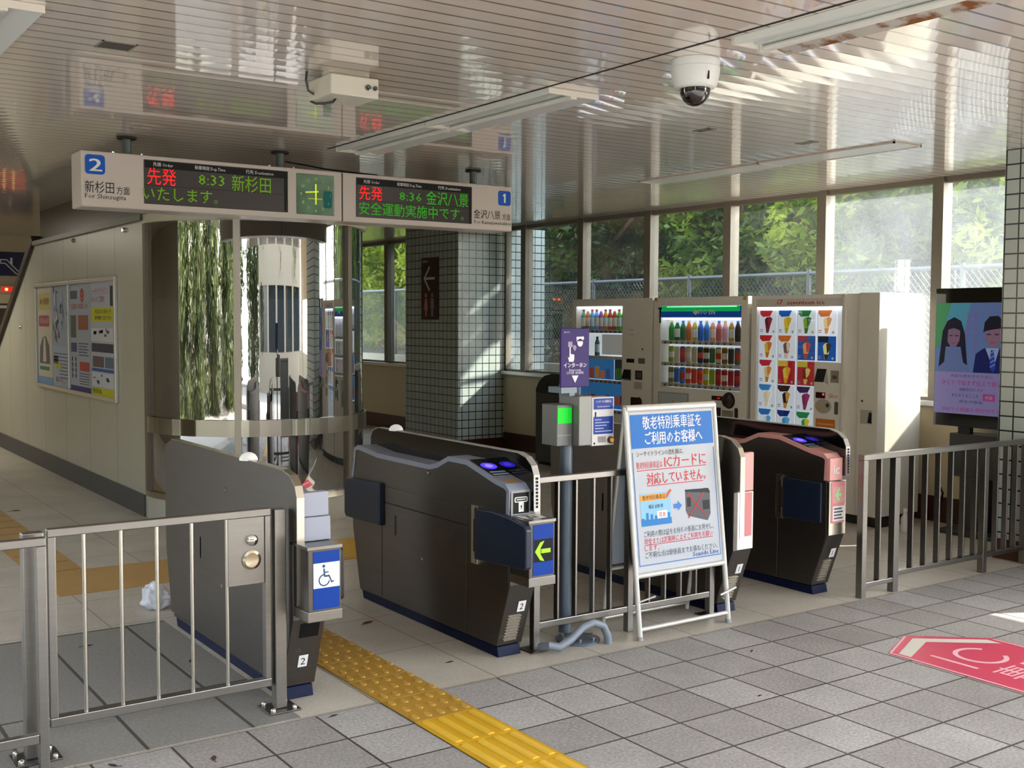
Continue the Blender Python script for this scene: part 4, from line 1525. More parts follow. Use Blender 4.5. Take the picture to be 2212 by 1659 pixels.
for (hd, c1, c2), (y_, z_) in zip(ice, pos):
    bgc = None
    if hd[0] in 'BR':
        bgc = {'B': '#1f55a8', 'R': '#b0262c'}[hd[0]]
        hd = hd[1:]
    o = G().box(VX + .024, VX + .029, y_ - .19, y_, z_, z_ + .205).done('product_panel', flat('#dce3ec', .45), V3)
    A = Art((VX + .0235, y_, z_), -Y, Z, step=0.0008)
    if bgc:
        A.rect(.0, .19, .0, .205, flat(bgc, .35), 1)
        A.rect(.0, .11, .155, .205, flat(hd, .35), 2)
    else:
        A.poly([(.0, .205), (.145, .205), (.115, .155), (.03, .150), (.0, .175)], flat(hd, .35), 1)
    A.poly([(.055, .125), (.075, .145), (.11, .15), (.135, .125), (.10, .01), (.075, .01)], flat(c1, .35), 3)
    A.poly([(.09, .14), (.115, .152), (.145, .135), (.128, .09), (.10, .06)], flat(c2, .35), 4)
    A.poly([(.068, .055), (.116, .055), (.10, .01), (.078, .01)], flat(c2, .3), 4)
    for k in range(2):
        A.rect(.004, .036, .018 + k * .016, .025 + k * .016, flat(('#8a94b4', '#b06a74')[k], .3), 3)
    A.disc(.158, .022, .012, flat('#a8b0a0', .3), 3, n=10)
    A.done('picture', o)
G().box(VX - .002, VX + .029, 2.087, 2.365, .45, 1.305).done('control_board', VMW, V3)
A = Art((VX - .0028, 2.365, .45), -Y, Z)
A.poly([(.0, .69), (.10, .69), (.13, .80), (.03, .80)], flat('#232120'), 1)
A.poly([(.105, .69), (.15, .67), (.135, .79)], flat('#b8b2a6'), 1)
A.rect(.17, .255, .69, .79, flat('#8f8678'), 1)
A.rect(.19, .235, .72, .75, flat('#5a5048'), 2)
A.rect(.02, .12, .555, .605, flat('#2a0f0c'), 1)
A.rect(.09, .11, .58, .598, flat('#e8524a', .8), 2)
A.text('Glico', .15, .565, .036, flat('#c03038'), 1, wfit=.10)
A.disc(.10, .49, .085, flat('#aaa49a'), 1, ry=.06)
A.disc(.07, .48, .035, flat('#b8a468'), 2, ry=.02)
A.disc(.145, .50, .018, flat('#403c38'), 2)
A.rect(.215, .255, .43, .535, flat('#5d5a54'), 1, rad=.012)
A.rect(.025, .225, .30, .385, flat('#c8742c'), 1)
A.rect(.04, .21, .335, .350, flat('#e0a05a'), 2)
A.done('control_panel', V3)
G().box(VX - .03, 5.40, 1.707, 1.903, .09, 1.872).done('side_cabinet', mat('vending_side', '#d6d1c5', 0.35, var=0.02), V3, bevel=0.004)
G().box(VX + .03, 5.37, 1.73, 1.89, 0.0, .09).done('foot_plinth', BLACK, V3)
A = Art((VX - .0308, 1.903, .8), -Y, Z)
A.rect(.035, .15, .03, .14, flat('#a9a79c'), 1)
A.poly([(.105, .04), (.145, .035), (.145, .12), (.12, .125)], INK, 2)
A.disc(.05, .21, .009, INK, 1)
A.done('side_lock', V3)

# --- rubbish bin, kiosk, cable
BIN = mat('bin_grey', '#4f4e4a', 0.45, 0.2)
t = thing('rubbish_bin', (5.28, 6.15, 0), 'grey rubbish bin with dark domed top beside the left vending machine', 'bin')
G().box(5.0, 5.54, 5.80, 6.50, .03, .82).done('body', BIN, t, bevel=0.01)
G().prism([(5.80, .82), (6.50, .82), (6.50, .86), (6.44, .95), (6.34, 1.015), (6.20, 1.045), (5.80, 1.05)], 'x', 5.0, 5.54).done('dome', mat('bin_dome', '#1d2026', 0.3), t, bevel=0.006)
A = Art((4.999, 6.40, .83), -Y, Z)
A.poly([(.02, .03), (.55, .03), (.55, .12), (.13, .12)], flat('#3a3936'), 1)
A.disc(.40, .085, .045, INK, 2)
A.done('opening', t)
G().box(5.02, 5.5, 5.83, 6.47, 0, .03).done('plinth', BLACK, t)
t = thing('display_kiosk', (5.3, 1.2, 0), 'tall digital display screen on a dark stand showing two people, behind the right barrier', 'display')
G().box(5.28, 5.36, .845, 1.505, .83, 1.905).done('screen_frame', BLACKG, t, bevel=0.004)
A = Art((5.2795, 1.495, .93), -Y, Z)
SW, SH = .64, .86


def lit(h):
    return mat('screen_' + h.strip('#'), [v * .35 for v in lin(h)], .3, emit=.75, spec=0.2)


A.rect(0, SW, 0, SH, lit('#6a86c2'), 1)
A.poly([(0, SH), (.13, SH), (.03, .52), (0, .50)], lit('#4fa36a'), 2)
A.poly([(.13, SH), (.30, SH), (.24, .6), (.06, .6)], lit('#58a6c2'), 2)
A.rect(0, SW, 0, .325, lit('#9a90c8'), 3)
# woman with long hair
A.poly([(.02, .325), (.30, .325), (.27, .46), (.20, .50), (.10, .50), (.04, .46)], lit('#6e7fb4'), 4)
A.poly([(.03, .36), (.06, .64), (.10, .72), (.16, .75), (.22, .72), (.255, .62), (.28, .38), (.245, .40), (.22, .52), (.09, .52), (.08, .40)], lit('#1c1a30'), 5)
A.poly([(.105, .56), (.11, .65), (.15, .69), (.19, .68), (.215, .64), (.21, .57), (.18, .52), (.14, .51)], lit('#8d6f8c'), 6)
A.poly([(.10, .65), (.12, .71), (.16, .735), (.20, .71), (.22, .645), (.16, .665)], lit('#1c1a30'), 7)
A.rect(.12, .15, .602, .610, lit('#2c2438'), 8); A.rect(.17, .20, .602, .610, lit('#2c2438'), 8); A.rect(.145, .175, .545, .552, lit('#8a4a66'), 8)
# man in a dark waistcoat with a striped tie
A.poly([(.33, .325), (.60, .325), (.62, .45), (.56, .515), (.42, .515), (.35, .47)], lit('#1a1f6a'), 4)
A.poly([(.43, .515), (.545, .515), (.50, .36)], lit('#a9bce2'), 5)
A.poly([(.475, .50), (.50, .50), (.52, .36), (.495, .33), (.47, .37)], lit('#2a48b8'), 6)
for k in range(4):
    A.line(.472, .37 + k * .035, .515, .395 + k * .035, .008, lit('#8aa4e0'), 7)
A.poly([(.425, .58), (.43, .68), (.48, .71), (.54, .70), (.56, .66), (.555, .57), (.52, .525), (.47, .525)], lit('#9a7590'), 6)
A.poly([(.41, .63), (.42, .71), (.46, .755), (.53, .76), (.575, .72), (.58, .63), (.555, .665), (.48, .655), (.43, .645)], lit('#16152a'), 7)
A.rect(.44, .475, .615, .623, lit('#2c2438'), 8); A.rect(.505, .54, .615, .623, lit('#2c2438'), 8); A.rect(.47, .51, .555, .562, lit('#8a4a56'), 8)
vt = lit('#b84a9a')
for k, ch in enumerate('助けて言えるひとに'):
    A.text(ch, .345, .755 - k * .036, .024, vt, 5, 'c')
for k, ch in enumerate('伝えて欲しい'):
    A.text(ch, .285, .755 - k * .036, .024, vt, 5, 'c')
A.text('大切な命を守るために', SW / 2, .285, .020, lit('#5a4a8a'), 5, 'c', wfit=.36)
A.text('ひとりで悩まず伝えて欲しい', SW / 2 + .02, .225, .034, lit('#b8308a'), 5, 'c', wfit=.55)
A.text('相談窓口はこちら', SW / 2, .182, .020, lit('#2c2a60'), 5, 'c', wfit=.2)
A.text('まもろうよこころ', .27, .132, .024, lit('#20305a'), 5, 'c', wfit=.23)
A.rect(.42, .52, .112, .165, vt, 5)
A.text('検索', .47, .125, .024, WHT, 6, 'c')
A.text('厚生労働省', SW / 2, .088, .018, lit('#4a4a7a'), 5, 'c', wfit=.2)
A.text('SNSでの相談も受付中です', SW / 2, .022, .026, lit('#b8308a'), 5, 'c', wfit=.5)
A.done('screen', t)
KS = mat('kiosk_stand', '#3d3c3b', 0.4, 0.3)
G().box(5.31, 5.36, 1.20, 1.30, .77, .84).done('neck', BLACK, t)
G().box(5.29, 5.50, .90, 1.36, .44, .775).done('media_box', KS, t, bevel=0.004)
G().box(5.30, 5.40, 1.02, 1.22, .03, .45).done('stand_leg', KS, t)
G().box(5.16, 5.52, .90, 1.38, 0, .03).done('foot_plate', KS, t, bevel=0.004)
tag(G().tube([(5.45, 1.56, .38), (5.40, 1.52, .34), (5.385, 1.47, .28), (5.41, 1.50, .20), (5.50, 1.60, .17)], .008, 8).done('power_cable', BLACK, smooth=True), 'black cable looping beside the ice cream machine near the floor', 'cable')
t = thing('plastic_bottle', (4.95, 1.47, 0), 'small white bottle standing at the foot of the ice cream machine', 'bottle')
G().lathe([(.03, 0), (.034, .02), (.034, .11), (.014, .15), (.014, .165)], (4.95, 1.50, 0), 14).done('body', flat('#d8d6d2'), t, smooth=True)
G().lathe([(.016, .165), (.016, .185), (.001, .185)], (4.95, 1.50, 0), 12).done('cap', WHT, t, smooth=True)

# ================================================================== departure board
SY = 3.5
t = thing('departure_board', (.94, 3.62, 2.345), 'long white hanging departure board with two LED displays and a clock', 'departure board')
SG = mat('sign_grey_white', '#c9c0b9', 0.35, var=0.02)
G().box(-.707, 1.098, SY, 3.75, 2.345, 2.697).done('casing', SG, t, bevel=0.008)
G().box(1.104, 2.587, SY, 3.75, 2.345, 2.697).done('casing', SG, t, bevel=0.008)
G().box(1.094, 1.108, SY + .004, 3.74, 2.35, 2.69).done('joint', DARK, t)
A = Art((0, SY - .0012, 0), X, Z)
SB = flat('#1c5cc0')
A.rect(-.684, -.561, 2.55, 2.673, SB, 1, rad=.022)
A.text('2', -.6225, 2.570, .083, WHT, 2, 'c', wfit=.075, bold=.006)
A.text('新杉田', -.687, 2.440, .060, INK, 1, wfit=.18)
A.text('方面', -.492, 2.437, .040, INK, 1, wfit=.083)
A.text('For Shinsugita', -.687, 2.398, .032, flat('#2a2a2a'), 1, wfit=.255)
A.rect(2.453, 2.573, 2.545, 2.660, SB, 1, rad=.02)
A.poly([(2.508, 2.567), (2.524, 2.567), (2.524, 2.638), (2.510, 2.638), (2.498, 2.626), (2.498, 2.614), (2.508, 2.620)], WHT, 2)
A.text('金沢八景', 2.225, 2.437, .055, INK, 1, wfit=.25)
A.text('方面', 2.492, 2.435, .040, INK, 1, wfit=.078)
A.text('For Kanazawahakkei', 2.229, 2.392, .027, flat('#2a2a2a'), 1, wfit=.345)
A.done('lettering', t)
LR = flat('#f02222', .75)
LG = flat('#5f9010', .45)
LG2 = flat('#2a9a14', .45)
for x0, x1, txt in ((-.317, .682, [('先発', -.297, 2.520, .088, LR, .19), ('8:33', .043, 2.533, .073, LG, .18), ('新杉田', .273, 2.515, .088, LG, .28), ('いたします。', -.325, 2.415, .074, LG, .50)]),
                    (1.210, 2.207, [('先発', 1.233, 2.520, .082, LR, .19), ('8:36', 1.565, 2.527, .068, LG2, .19), ('金沢八景', 1.796, 2.518, .082, LG2, .375), ('安全運動実施中です。', 1.232, 2.412, .074, LG2, .90)])):
    o = G().box(x0, x1, SY - .0045, SY + .005, 2.385, 2.670).done('led_display', mat('led_panel', '#2b2320', 0.3), t, bevel=0.003)
    A = Art((0, SY - .0055, 0), X, Z)
    A.rect(x0 + .006, x1 - .006, 2.618, 2.664, INK, 0)
    A.rect(x1 - .03, x1 - .008, 2.39, 2.618, INK, 0)
    A.rect(x0 + .006, x1 - .006, 2.505, 2.508, flat('#15100e'), 0)
    for s_, a, b, h, M_, wf in txt:
        A.text(s_, a, b, h, M_, 1, wfit=wf)
    for s_, a, wf in (('先順 Order', .06, .13), ('発車時刻 Dep.Time', .335, .21), ('行先 Destination', .69, .20)):
        A.text(s_, x0 + a, 2.632, .022, WHT, 1, wfit=wf)
    A.done('led_text', o)
o = G().box(.745, 1.037, SY - .0045, SY + .005, 2.380, 2.665).done('clock', mat('clock_face', '#51795a', 0.12, coat=1.0, var=0.5, vscale=14), t, bevel=0.012)
A = Art((.891, SY - .0055, 2.522), X, Z)
YL = flat('#c9dd3a', .5)
for k in range(12):
    a = math.radians(90 - 30 * (k or 12))
    A.text(str(k or 12), .112 * math.cos(a), .112 * math.sin(a) - .011, .022, flat('#9cc83a', .3), 1, 'c')
A.rect(.06, .125, -.09, .03, flat('#1a6a6c'), 1)
A.line(0, -.07, 0, .075, .012, YL, 3)
A.line(-.08, .012, .02, .022, .010, YL, 3)
A.line(-.06, -.03, .05, -.03, .008, flat('#8fb83a', .3), 2)
A.done('clock_hands', o)
g = G()
for x_ in (-.389, .677, 2.296):
    G().tube([(x_, 3.62, 2.697), (x_, 3.62, ZC)], .028, 14).done('mount', mat('mount_dark_grey', '#55605f', 0.4, 0.3), t, smooth=True)
    G().lathe([(.062, 2.805), (.062, ZC - .001), (.03, ZC - .001)], (x_, 3.62, 0), 18).done('mount_flange', DARK, t, smooth=True)
    for e in (-1, 1):
        G().tube([(x_ + e * .09, 3.60, 2.697), (x_ + e * .09, 3.60, 2.716)], .008, 8).done('bolt', CHROME, t)
tag(G().tube([(.73, 3.66, 2.76), (.90, 3.65, 2.745), (1.02, 3.64, 2.73), (1.20, 3.63, 2.722), (1.45, 3.63, 2.716), (1.47, 3.63, 2.70)], .006, 8).done('signal_cable', BLACK, smooth=True), 'thin black cable running along the top of the departure board', 'cable')

# ================================================================== ceiling fittings
TUBE = mat('lamp_tube_off', '#d9d8d2', 0.25, spec=0.6)
REFL = mat('lamp_reflector', '#cfd2cf', 0.3, 0.0)
RUST = mat('rusty_reflector', '#b9b4a6', 0.6, var=0.3, vscale=9)
for n_ in RUST.node_tree.nodes:
    if n_.type == 'MIX':
        n_.inputs['A'].default_value = (*lin('#b4b0a6'), 1)
        n_.inputs['B'].default_value = (*lin('#7a4a20'), 1)
        q_ = RUST.node_tree.nodes.new('ShaderNodeMapRange')
        q_.inputs['From Min'].default_value = .5
        q_.inputs['From Max'].default_value = .62
        src_ = n_.inputs['Factor'].links[0].from_socket
        RUST.node_tree.links.new(src_, q_.inputs['Value'])
        RUST.node_tree.links.new(q_.outputs[0], n_.inputs['Factor'])


def ceiling_lamp(x0, x1, y0, y1, label, rust=False, drop=.03, flush=False):
    t = thing('ceiling_light', ((x0 + x1) / 2, (y0 + y1) / 2, ZC - drop), label, 'ceiling light', 'fluorescent ceiling lights')
    z1 = ZC - .001
    z0 = ZC - drop
    w_ = x1 - x0
    if flush:
        A = Art((x0, y1, z0 + .004), X, -Y)
        A.rect(0, w_, 0, y1 - y0, REFL, 0)
        A.done('diffuser', t)
    else:
        G().prism([(x0, z1), (x0 + .008, z0), (x0 + w_ * .36, z1 - .004), (x0 + w_ * .36, z1)], 'y', y0 + .013, y1 - .013).done('reflector_wing', REFL, t)
        G().prism([(x1, z1), (x1 - .006, z0), (x1 - w_ * .36, z1 - .004), (x1 - w_ * .36, z1)], 'y', y0 + .013, y1 - .013).done('reflector_wing', RUST if rust else REFL, t)
        G().box(x0 + w_ * .36, x1 - w_ * .36, y0 + .013, y1 - .013, z1 - .012, z1).done('spine', REFL, t)
        G().tube([((x0 + x1) / 2, y0 + .03, z0 + .002), ((x0 + x1) / 2, y1 - .03, z0 + .002)], .0145, 12).done('lamp_tube', TUBE, t, smooth=True)
        for q in (y0 + .015, y1 - .015):
            G().box((x0 + x1) / 2 - .02, (x0 + x1) / 2 + .02, q - .012, q + .012, z0 - .012, z1 - .01).done('lamp_holder', WHITE, t, bevel=0.002)
    for a, b in ((y0, y0 + .012), (y1 - .012, y1)):
        G().box(x0, x1, a, b, z0, z1).done('end_plate', WHITE, t)
    if flush:
        for a, b in ((x0, x0 + .012), (x1 - .012, x1)):
            G().box(a, b, y0, y1, z0, z1).done('rim', WHITE, t)
    return t


ceiling_lamp(.900, 1.225, 1.99, 3.19, 'fluorescent ceiling light nearest the departure board')
ceiling_lamp(.900, 1.225, .735, 1.975, 'fluorescent ceiling light next in the row, its right end free above the gates')
ceiling_lamp(.925, 1.26, -1.75, -.51, 'fluorescent ceiling light with rusty reflector at the top right of the photo', rust=True)
ceiling_lamp(3.79, 4.06, 2.0, 3.37, 'slim recessed ceiling light near the windows, farther half of the pair', flush=True, drop=.012)
ceiling_lamp(3.75, 4.04, .785, 1.99, 'slim recessed ceiling light near the windows, nearer half of the pair', flush=True, drop=.012)
ceiling_lamp(-1.83, -1.53, .655, 1.9, 'fluorescent ceiling light cut off by the top left corner of the photo')
t = ceiling_lamp(-1.35, -1.05, 10.6, 11.8, 'lit fluorescent ceiling light far back in the hall, outside the left edge of the photo')
al = bpy.data.lights.new('hall_lamp', 'AREA')
al.shape = 'RECTANGLE'
al.size, al.size_y = .25, 1.1
al.energy = 16
al.color = (1.0, .93, .80)
ao = bpy.data.objects.new('hall_lamp', al)
COL.objects.link(ao)
ao.parent = t
ao.location = (0, 0, -.02)
# small ceiling grilles
for (x0, x1, y0, y1), lab in (((-1.21, -1.06, 1.07, 1.21), 'square dark ceiling grille at the upper left of the photo'),
                              ((2.40, 2.47, 1.12, 1.26), 'small dark ceiling slot below the dome camera'), ((3.30, 3.37, 1.09, 1.23), 'small dark ceiling slot farther right, above the recessed light')):
    t = thing('ceiling_vent', ((x0 + x1) / 2, (y0 + y1) / 2, ZC - .01), lab, 'vent', 'ceiling grilles')
    g = G()
    g.box(x0, x1, y0, y0 + .008, ZC - .004, ZC).box(x0, x1, y1 - .008, y1, ZC - .004, ZC).box(x0, x0 + .008, y0, y1, ZC - .004, ZC).box(x1 - .008, x1, y0, y1, ZC - .004, ZC)
    g.done('frame', mat('grille_frame', '#8d867e', 0.5), t)
    G().box(x0 + .008, x1 - .008, y0 + .008, y1 - .008, ZC - .003, ZC).done('grille', mat('grille_dark', '#4b4743', 0.5), t)
# sensor box
t = thing('sensor_box', (-.07, 1.05, 2.70), 'cream box with two round lenses hanging under the ceiling above the wide gate', 'sensor')
SBX = mat('sensor_cream', '#cfcbbd', 0.4)
G().box(-.205, .048, .955, 1.20, 2.695, 2.79).done('housing', SBX, t, bevel=0.006)
for x_, r_ in ((-.012, .013), (.026, .011)):
    G().lathe([(r_, .955), (r_, .945), (r_ * .6, .944), (.001, .948)], (x_, 0, 2.742), 14, axis='y').done('lens', BLACKG, t, smooth=True)
G().box(-.18, .03, 1.02, 1.10, 2.79, ZC).done('bracket', SBX, t)
G().tube([(-.205, 1.14, 2.72), (-.235, 1.14, 2.735), (-.25, 1.13, 2.78), (-.25, 1.12, ZC)], .006, 6).done('cable', BLACK, t)
G().tube([(-.20, 1.19, 2.695), (-.185, 1.17, 2.682), (-.16, 1.12, 2.678), (-.135, 1.08, 2.682), (-.13, 1.06, 2.695)], .006, 6).done('cable', BLACK, t)
# dome camera
t = thing('dome_camera', (1.09, -.125, 2.61), 'white dome security camera with dark glass under the ceiling', 'security camera')
dc = (1.09, -.125, 0)
G().lathe([(.108, ZC - .001), (.110, 2.80), (.108, 2.785), (.111, 2.782), (.109, 2.755), (.098, 2.705), (.088, 2.694), (.068, 2.690)], dc, 32).done('housing', mat('camera_white', '#dfe3e2', 0.35), t, smooth=True)
G().lathe([(.070, 2.692)] + [(.070 * math.cos(math.radians(a)), 2.688 - .075 * math.sin(math.radians(a))) for a in (0, 15, 30, 45, 60, 75, 89)], dc, 28).done('dome_glass', mat('smoked_dome', '#17100c', 0.05, coat=1.0), t, smooth=True)
G().obox((1.09 - .02, -.125 - .104, 2.735), (.003, 0, 0), (0, .004, 0), (0, 0, .018)).done('latch', DARK, t)

# ================================================================== wall posters, signs
t = thing('poster_case', (.235, 7.76, .90), 'aluminium poster case with two posters on the white panel wall', 'poster case')
g = G()
PX = .24
for q in ((6.175, 9.34, 1.975, 2.01), (6.175, 9.34, .895, .93)):
    g.box(PX - .03, PX, q[0], q[1], q[2], q[3])
for q in ((6.175, 6.215), (7.835, 7.87), (9.305, 9.34)):
    g.box(PX - .03, PX, q[0], q[1], .93, 1.975)
g.done('frame', ALU, t, bevel=0.004)
rn = random.Random(11)
for (ya, yb_), nm in (((9.305, 7.87), 'poster'), ((7.835, 6.215), 'poster')):
    A = Art((PX - .008, ya, .93), -Y, Z, step=0.001)
    W = ya - yb_
    H = 1.045
    L_ = nm
    A.rect(0, W, 0, H, flat('#a9b8d2'), 0)
    if ya > 9:
        A.rect(.03, W * .48, .0, H, flat('#d6d2c2'), 1)
        A.rect(.06, W * .44, .80, .98, flat('#cfc37f'), 2)
        A.rect(.08, W * .40, .62, .74, flat('#b45a66'), 2, rad=.03)
        A.text('うまいもん市', W * .24, .655, .05, WHT, 3, 'c', wfit=.40)
        A.text('秋の大感謝祭', W * .25, .86, .06, flat('#8a5a2a'), 3, 'c', wfit=.42)
        A.poly([(.10, .22), (.58, .22), (.55, .42), (.40, .52), (.25, .50), (.12, .40)], flat('#6a6878'), 2)
        A.poly([(.25, .24), (.42, .24), (.38, .50), (.30, .50)], flat('#d8cfc0'), 3)
        A.rect(.10, .55, .15, .19, flat('#3f8a6a'), 2)
        A.rect(.03, W * .48, 0, .08, flat('#7aa8d8'), 2)
        A.rect(W * .5, W, 0, .42, flat('#b4c2dc'), 1)
        for k in range(26):
            a, b = rn.uniform(W * .52, W * .95), rn.uniform(.48, .98)
            A.poly([(a, b), (a + rn.uniform(.03, .12), b + rn.uniform(-.1, .1)), (a + rn.uniform(-.02, .08), b + rn.uniform(.03, .16))], flat(('#5f7fae', '#3f5484', '#c9d2e4', '#8a6a7c')[k % 4]), 2 + k % 3)
        A.rect(W * .52, W * .66, .24, .32, flat('#4a4238'), 2)
        A.rect(W * .60, W * .76, .19, .24, flat('#cfc83a'), 3)
        for k in range(8):
            A.rect(W * .70 if k > 2 else W * .53, W * .96, .34 - k * .035, .35 - k * .035, flat('#5c6a8c'), 2)
        A.text('横浜へ行こう', W * .74, .05, .05, flat('#a03a4a'), 3, 'c', wfit=.45)
    else:
        A.rect(0, W * .47, 0, H, flat('#b5bfd4'), 1)
        A.rect(.03, .30, .90, .98, flat('#4c5560'), 2)
        A.disc(.48, .93, .07, flat('#c23a36'), 2)
        A.text('ご', .48, .90, .05, WHT, 3, 'c')
        A.text('沿線のお知らせ', .06, .80, .05, flat('#b8503a'), 2, wfit=.62)
        A.rect(.03, .24, .52, .74, flat('#5a6156'), 2)
        A.rect(.32, .70, .60, .74, flat('#a0604a'), 2)
        A.rect(.03, .26, .38, .47, flat('#434a80'), 2)
        for k in range(5):
            A.rect(.32, .70 - .05 * (k % 2), .46 - k * .028, .472 - k * .028, flat('#59648a'), 2)
        A.rect(.36, .72, .20, .29, flat('#c04a4c'), 2)
        for k in range(8):
            A.disc(.08 + (k % 2) * .13, .31 - (k // 2) * .055, .026, flat('#3a425c'), 2, n=12)
        for k in range(5):
            A.rect(.34, .72, .17 - k * .025, .18 - k * .025, flat('#59648a'), 2)
        A.rect(0, W * .47, 0, .05, flat('#3a2f78'), 2)
        A.rect(W * .49, W, 0, H, flat('#c4cbdb'), 1)
        A.text('シーサイドライン', W * .51, .93, .06, flat('#c8443c'), 2, wfit=.55)
        A.text('からのご案内', W * .51, .86, .05, flat('#b03a5c'), 2, wfit=.45)
        A.rect(W * .90, W, .82, 1.0, flat('#22242e'), 2)
        A.rect(W * .50, W, .68, .81, flat('#d8d62a'), 2)
        A.text('大切なお知らせ', W * .75, .755, .035, INK, 3, 'c', wfit=.55)
        A.text('運行情報をご覧ください', W * .75, .70, .03, INK, 3, 'c', wfit=.55)
        for q in ((.49, 1, .50, .62, '#dfe4ee'), (.50, .98, .40, .48, '#34395a'), (.52, .76, .26, .36, '#6a5a60'), (.78, 1, .26, .36, '#5a7a9c'), (.5, 1, .22, .25, '#2a62b8'), (.5, 1, 0, .07, '#d8d62a'), (.5, 1, .08, .21, '#dadff0')):
            A.rect(W * q[0], W * q[1], q[2], q[3], flat(q[4]), 2)
        for k in range(14):
            a = W * rn.uniform(.52, .93)
            b = rn.uniform(.51, .6) if k < 8 else rn.uniform(.1, .19)
            A.rect(a, a + rn.uniform(.03, .10), b, b + rn.uniform(.006, .03), flat('#3c4566'), 3)
        A.text('駅係員', W * .52, .02, .035, INK, 3, wfit=.3)
        A.text('080', W * .78, .02, .035, INK, 3, wfit=.2) if False else None
    A.done('poster', t)
# toilet sign on the column
t = thing('toilet_sign', (4.885, 8.67, 1.64), 'brown toilet sign with white arrow on the tiled column', 'sign')
G().box(4.872, 4.89, 8.46, 8.885, 1.645, 2.445).done('plate', flat('#4a2f26'), t, bevel=0.003)
A = Art((4.871, 8.885, 1.645), -Y, Z)
A.text('お手洗い', .03, .735, .03, WHT, 1, wfit=.15)
A.line(.075, .53, .35, .53, .032, flat('#d8cfc8'), 1)
A.line(.08, .525, .22, .68, .032, flat('#d8cfc8'), 2)
A.line(.08, .535, .22, .375, .032, flat('#d8cfc8'), 3)
PKF, GYF = flat('#c98078'), flat('#8a8890')
A.disc(.125, .315, .028, PKF, 1, ry=.03)
A.poly([(.10, .275), (.15, .275), (.178, .13), (.15, .13), (.145, .04), (.105, .04), (.10, .13), (.072, .13)], PKF, 1)
A.disc(.285, .315, .028, GYF, 1, ry=.03)
A.poly([(.245, .275), (.325, .275), (.33, .15), (.312, .15), (.31, .04), (.26, .04), (.258, .15), (.24, .15)], GYF, 1)
A.done('symbols', t)
# far end of the hall
t = thing('escalator_sign', (.2, 12.9, 2.22), 'dark blue hanging sign with white escalator symbol at the far left', 'sign')
G().box(-1.2, .95, 12.90, 13.0, 2.225, 2.555).done('plate', mat('sign_deep_blue', '#12123a', 0.35), t, bevel=0.004)
A = Art((-1.2, 12.899, 2.225), X, Z)
for q in ((1.72, .22, 1.80, .22), (1.80, .22, 1.94, .07), (1.94, .07, 2.06, .07), (1.72, .17, 1.78, .17), (1.78, .17, 1.92, .03), (1.92, .03, 2.06, .03), (1.72, .17, 1.72, .22)):
    A.line(*q, .014, flat('#c8c8d0'), 1)
A.line(1.86, .16, 1.86, .25, .03, flat('#c8c8d0'), 2)
A.done('symbols', t)
for x_ in (-.8, .5):
    G().tube([(x_, 12.95, 2.555), (x_, 12.95, ZC)], .02, 8).done('hanger', GALV, t)
t = thing('emergency_lamp', (.72, 13.45, 2.0), 'red lit lamp unit with two bright bulbs on the far left wall', 'lamp')
G().box(.61, .98, 13.44, 13.5, 2.0, 2.10).done('housing', flat('#d8c8b8'), t, bevel=0.004)
A = Art((.61, 13.438, 2.0), X, Z)
A.rect(.012, .36, .012, .088, flat('#e02a1a', .7), 1)
A.disc(.08, .05, .022, flat('#ffc070', 2.2), 2)
A.disc(.20, .05, .022, flat('#ffc070', 2.2), 2)
A.done('lens', t)
t = thing('wall_notice', (.7, 13.49, 1.3), 'brown framed notice on the far wall below the red lamp', 'notice')
G().box(.57, .95, 13.475, 13.5, 1.3, 1.85).done('frame', flat('#5a4a40'), t, bevel=0.004)
A = Art((.57, 13.4745, 1.3), X, Z)
A.rect(.03, .35, .48, .52, flat('#e0dcd4'), 1)
A.line(.17, .2, .21, .38, .02, flat('#e0dcd4'), 1)
A.done('print', t)

# ================================================================== floor markings and litter
YEL = mat('tactile_yellow', '#cfa21e', 0.5, var=0.12, vscale=6)
YEL_W = mat('tactile_yellow_worn', '#b38a34', 0.55, var=0.15, vscale=5)
YEL_P = mat('tactile_yellow_pale', '#b9945a', 0.5, var=0.12, vscale=3)
t = thing('tactile_paving', (-.15, -1.2, 0), 'bright yellow tactile paving with long bars leading to the bottom edge of the photo', 'tactile paving')
BARM = mat('tactile_bar', '#dfb53a', 0.45, var=0.1, vscale=6)
STUDM = mat('tactile_stud', '#c29b45', 0.5)
for k in range(7):
    g = G()
    g.box(-.298, -.002, -.298 - k * .3, -.002 - k * .3, 0, .004)
    g.mi = 1
    for j in range(4):
        xc = -.262 + j * .075
        g.prism([(xc - .017, .0038), (xc - .010, .010), (xc + .010, .010), (xc + .017, .0038)], 'y', -.28 - k * .3, -.02 - k * .3)
    g.done('paving_tile', [YEL, BARM], t)
t = thing('tactile_paving', (-.15, 1.5, 0), 'worn yellow tactile paving with oblong studs passing beside the wheelchair gate', 'tactile paving')
for q in range(10):
    g = G()
    g.box(-.298, -.002, .002 + q * .3, .298 + q * .3, 0, .005)
    g.mi = 1
    for k in range(q * 3, q * 3 + 3):
        for j in range(5):
            xc, yc = -.272 + j * .061 + (.015 if k % 2 else -.0), .05 + k * .1
            n_ = 8
            p = [(xc + .016 * math.cos(2 * math.pi * i / n_), yc + .030 * math.sin(2 * math.pi * i / n_)) for i in range(n_)]
            A0 = [g.b.verts.new((a, b, .005)) for a, b in p]
            B0 = [g.b.verts.new((xc + (a - xc) * .7, yc + (b - yc) * .8, .0095)) for a, b in p]
            g._f(B0)
            for i in range(n_):
                g._f([A0[i], A0[(i + 1) % n_], B0[(i + 1) % n_], B0[i]])
    g.done('paving_tile', [YEL_W, STUDM], t)
t = thing('tactile_paving', (.1, 3.3, 0), 'yellow tactile strip crossing the hall behind the gates', 'tactile paving')
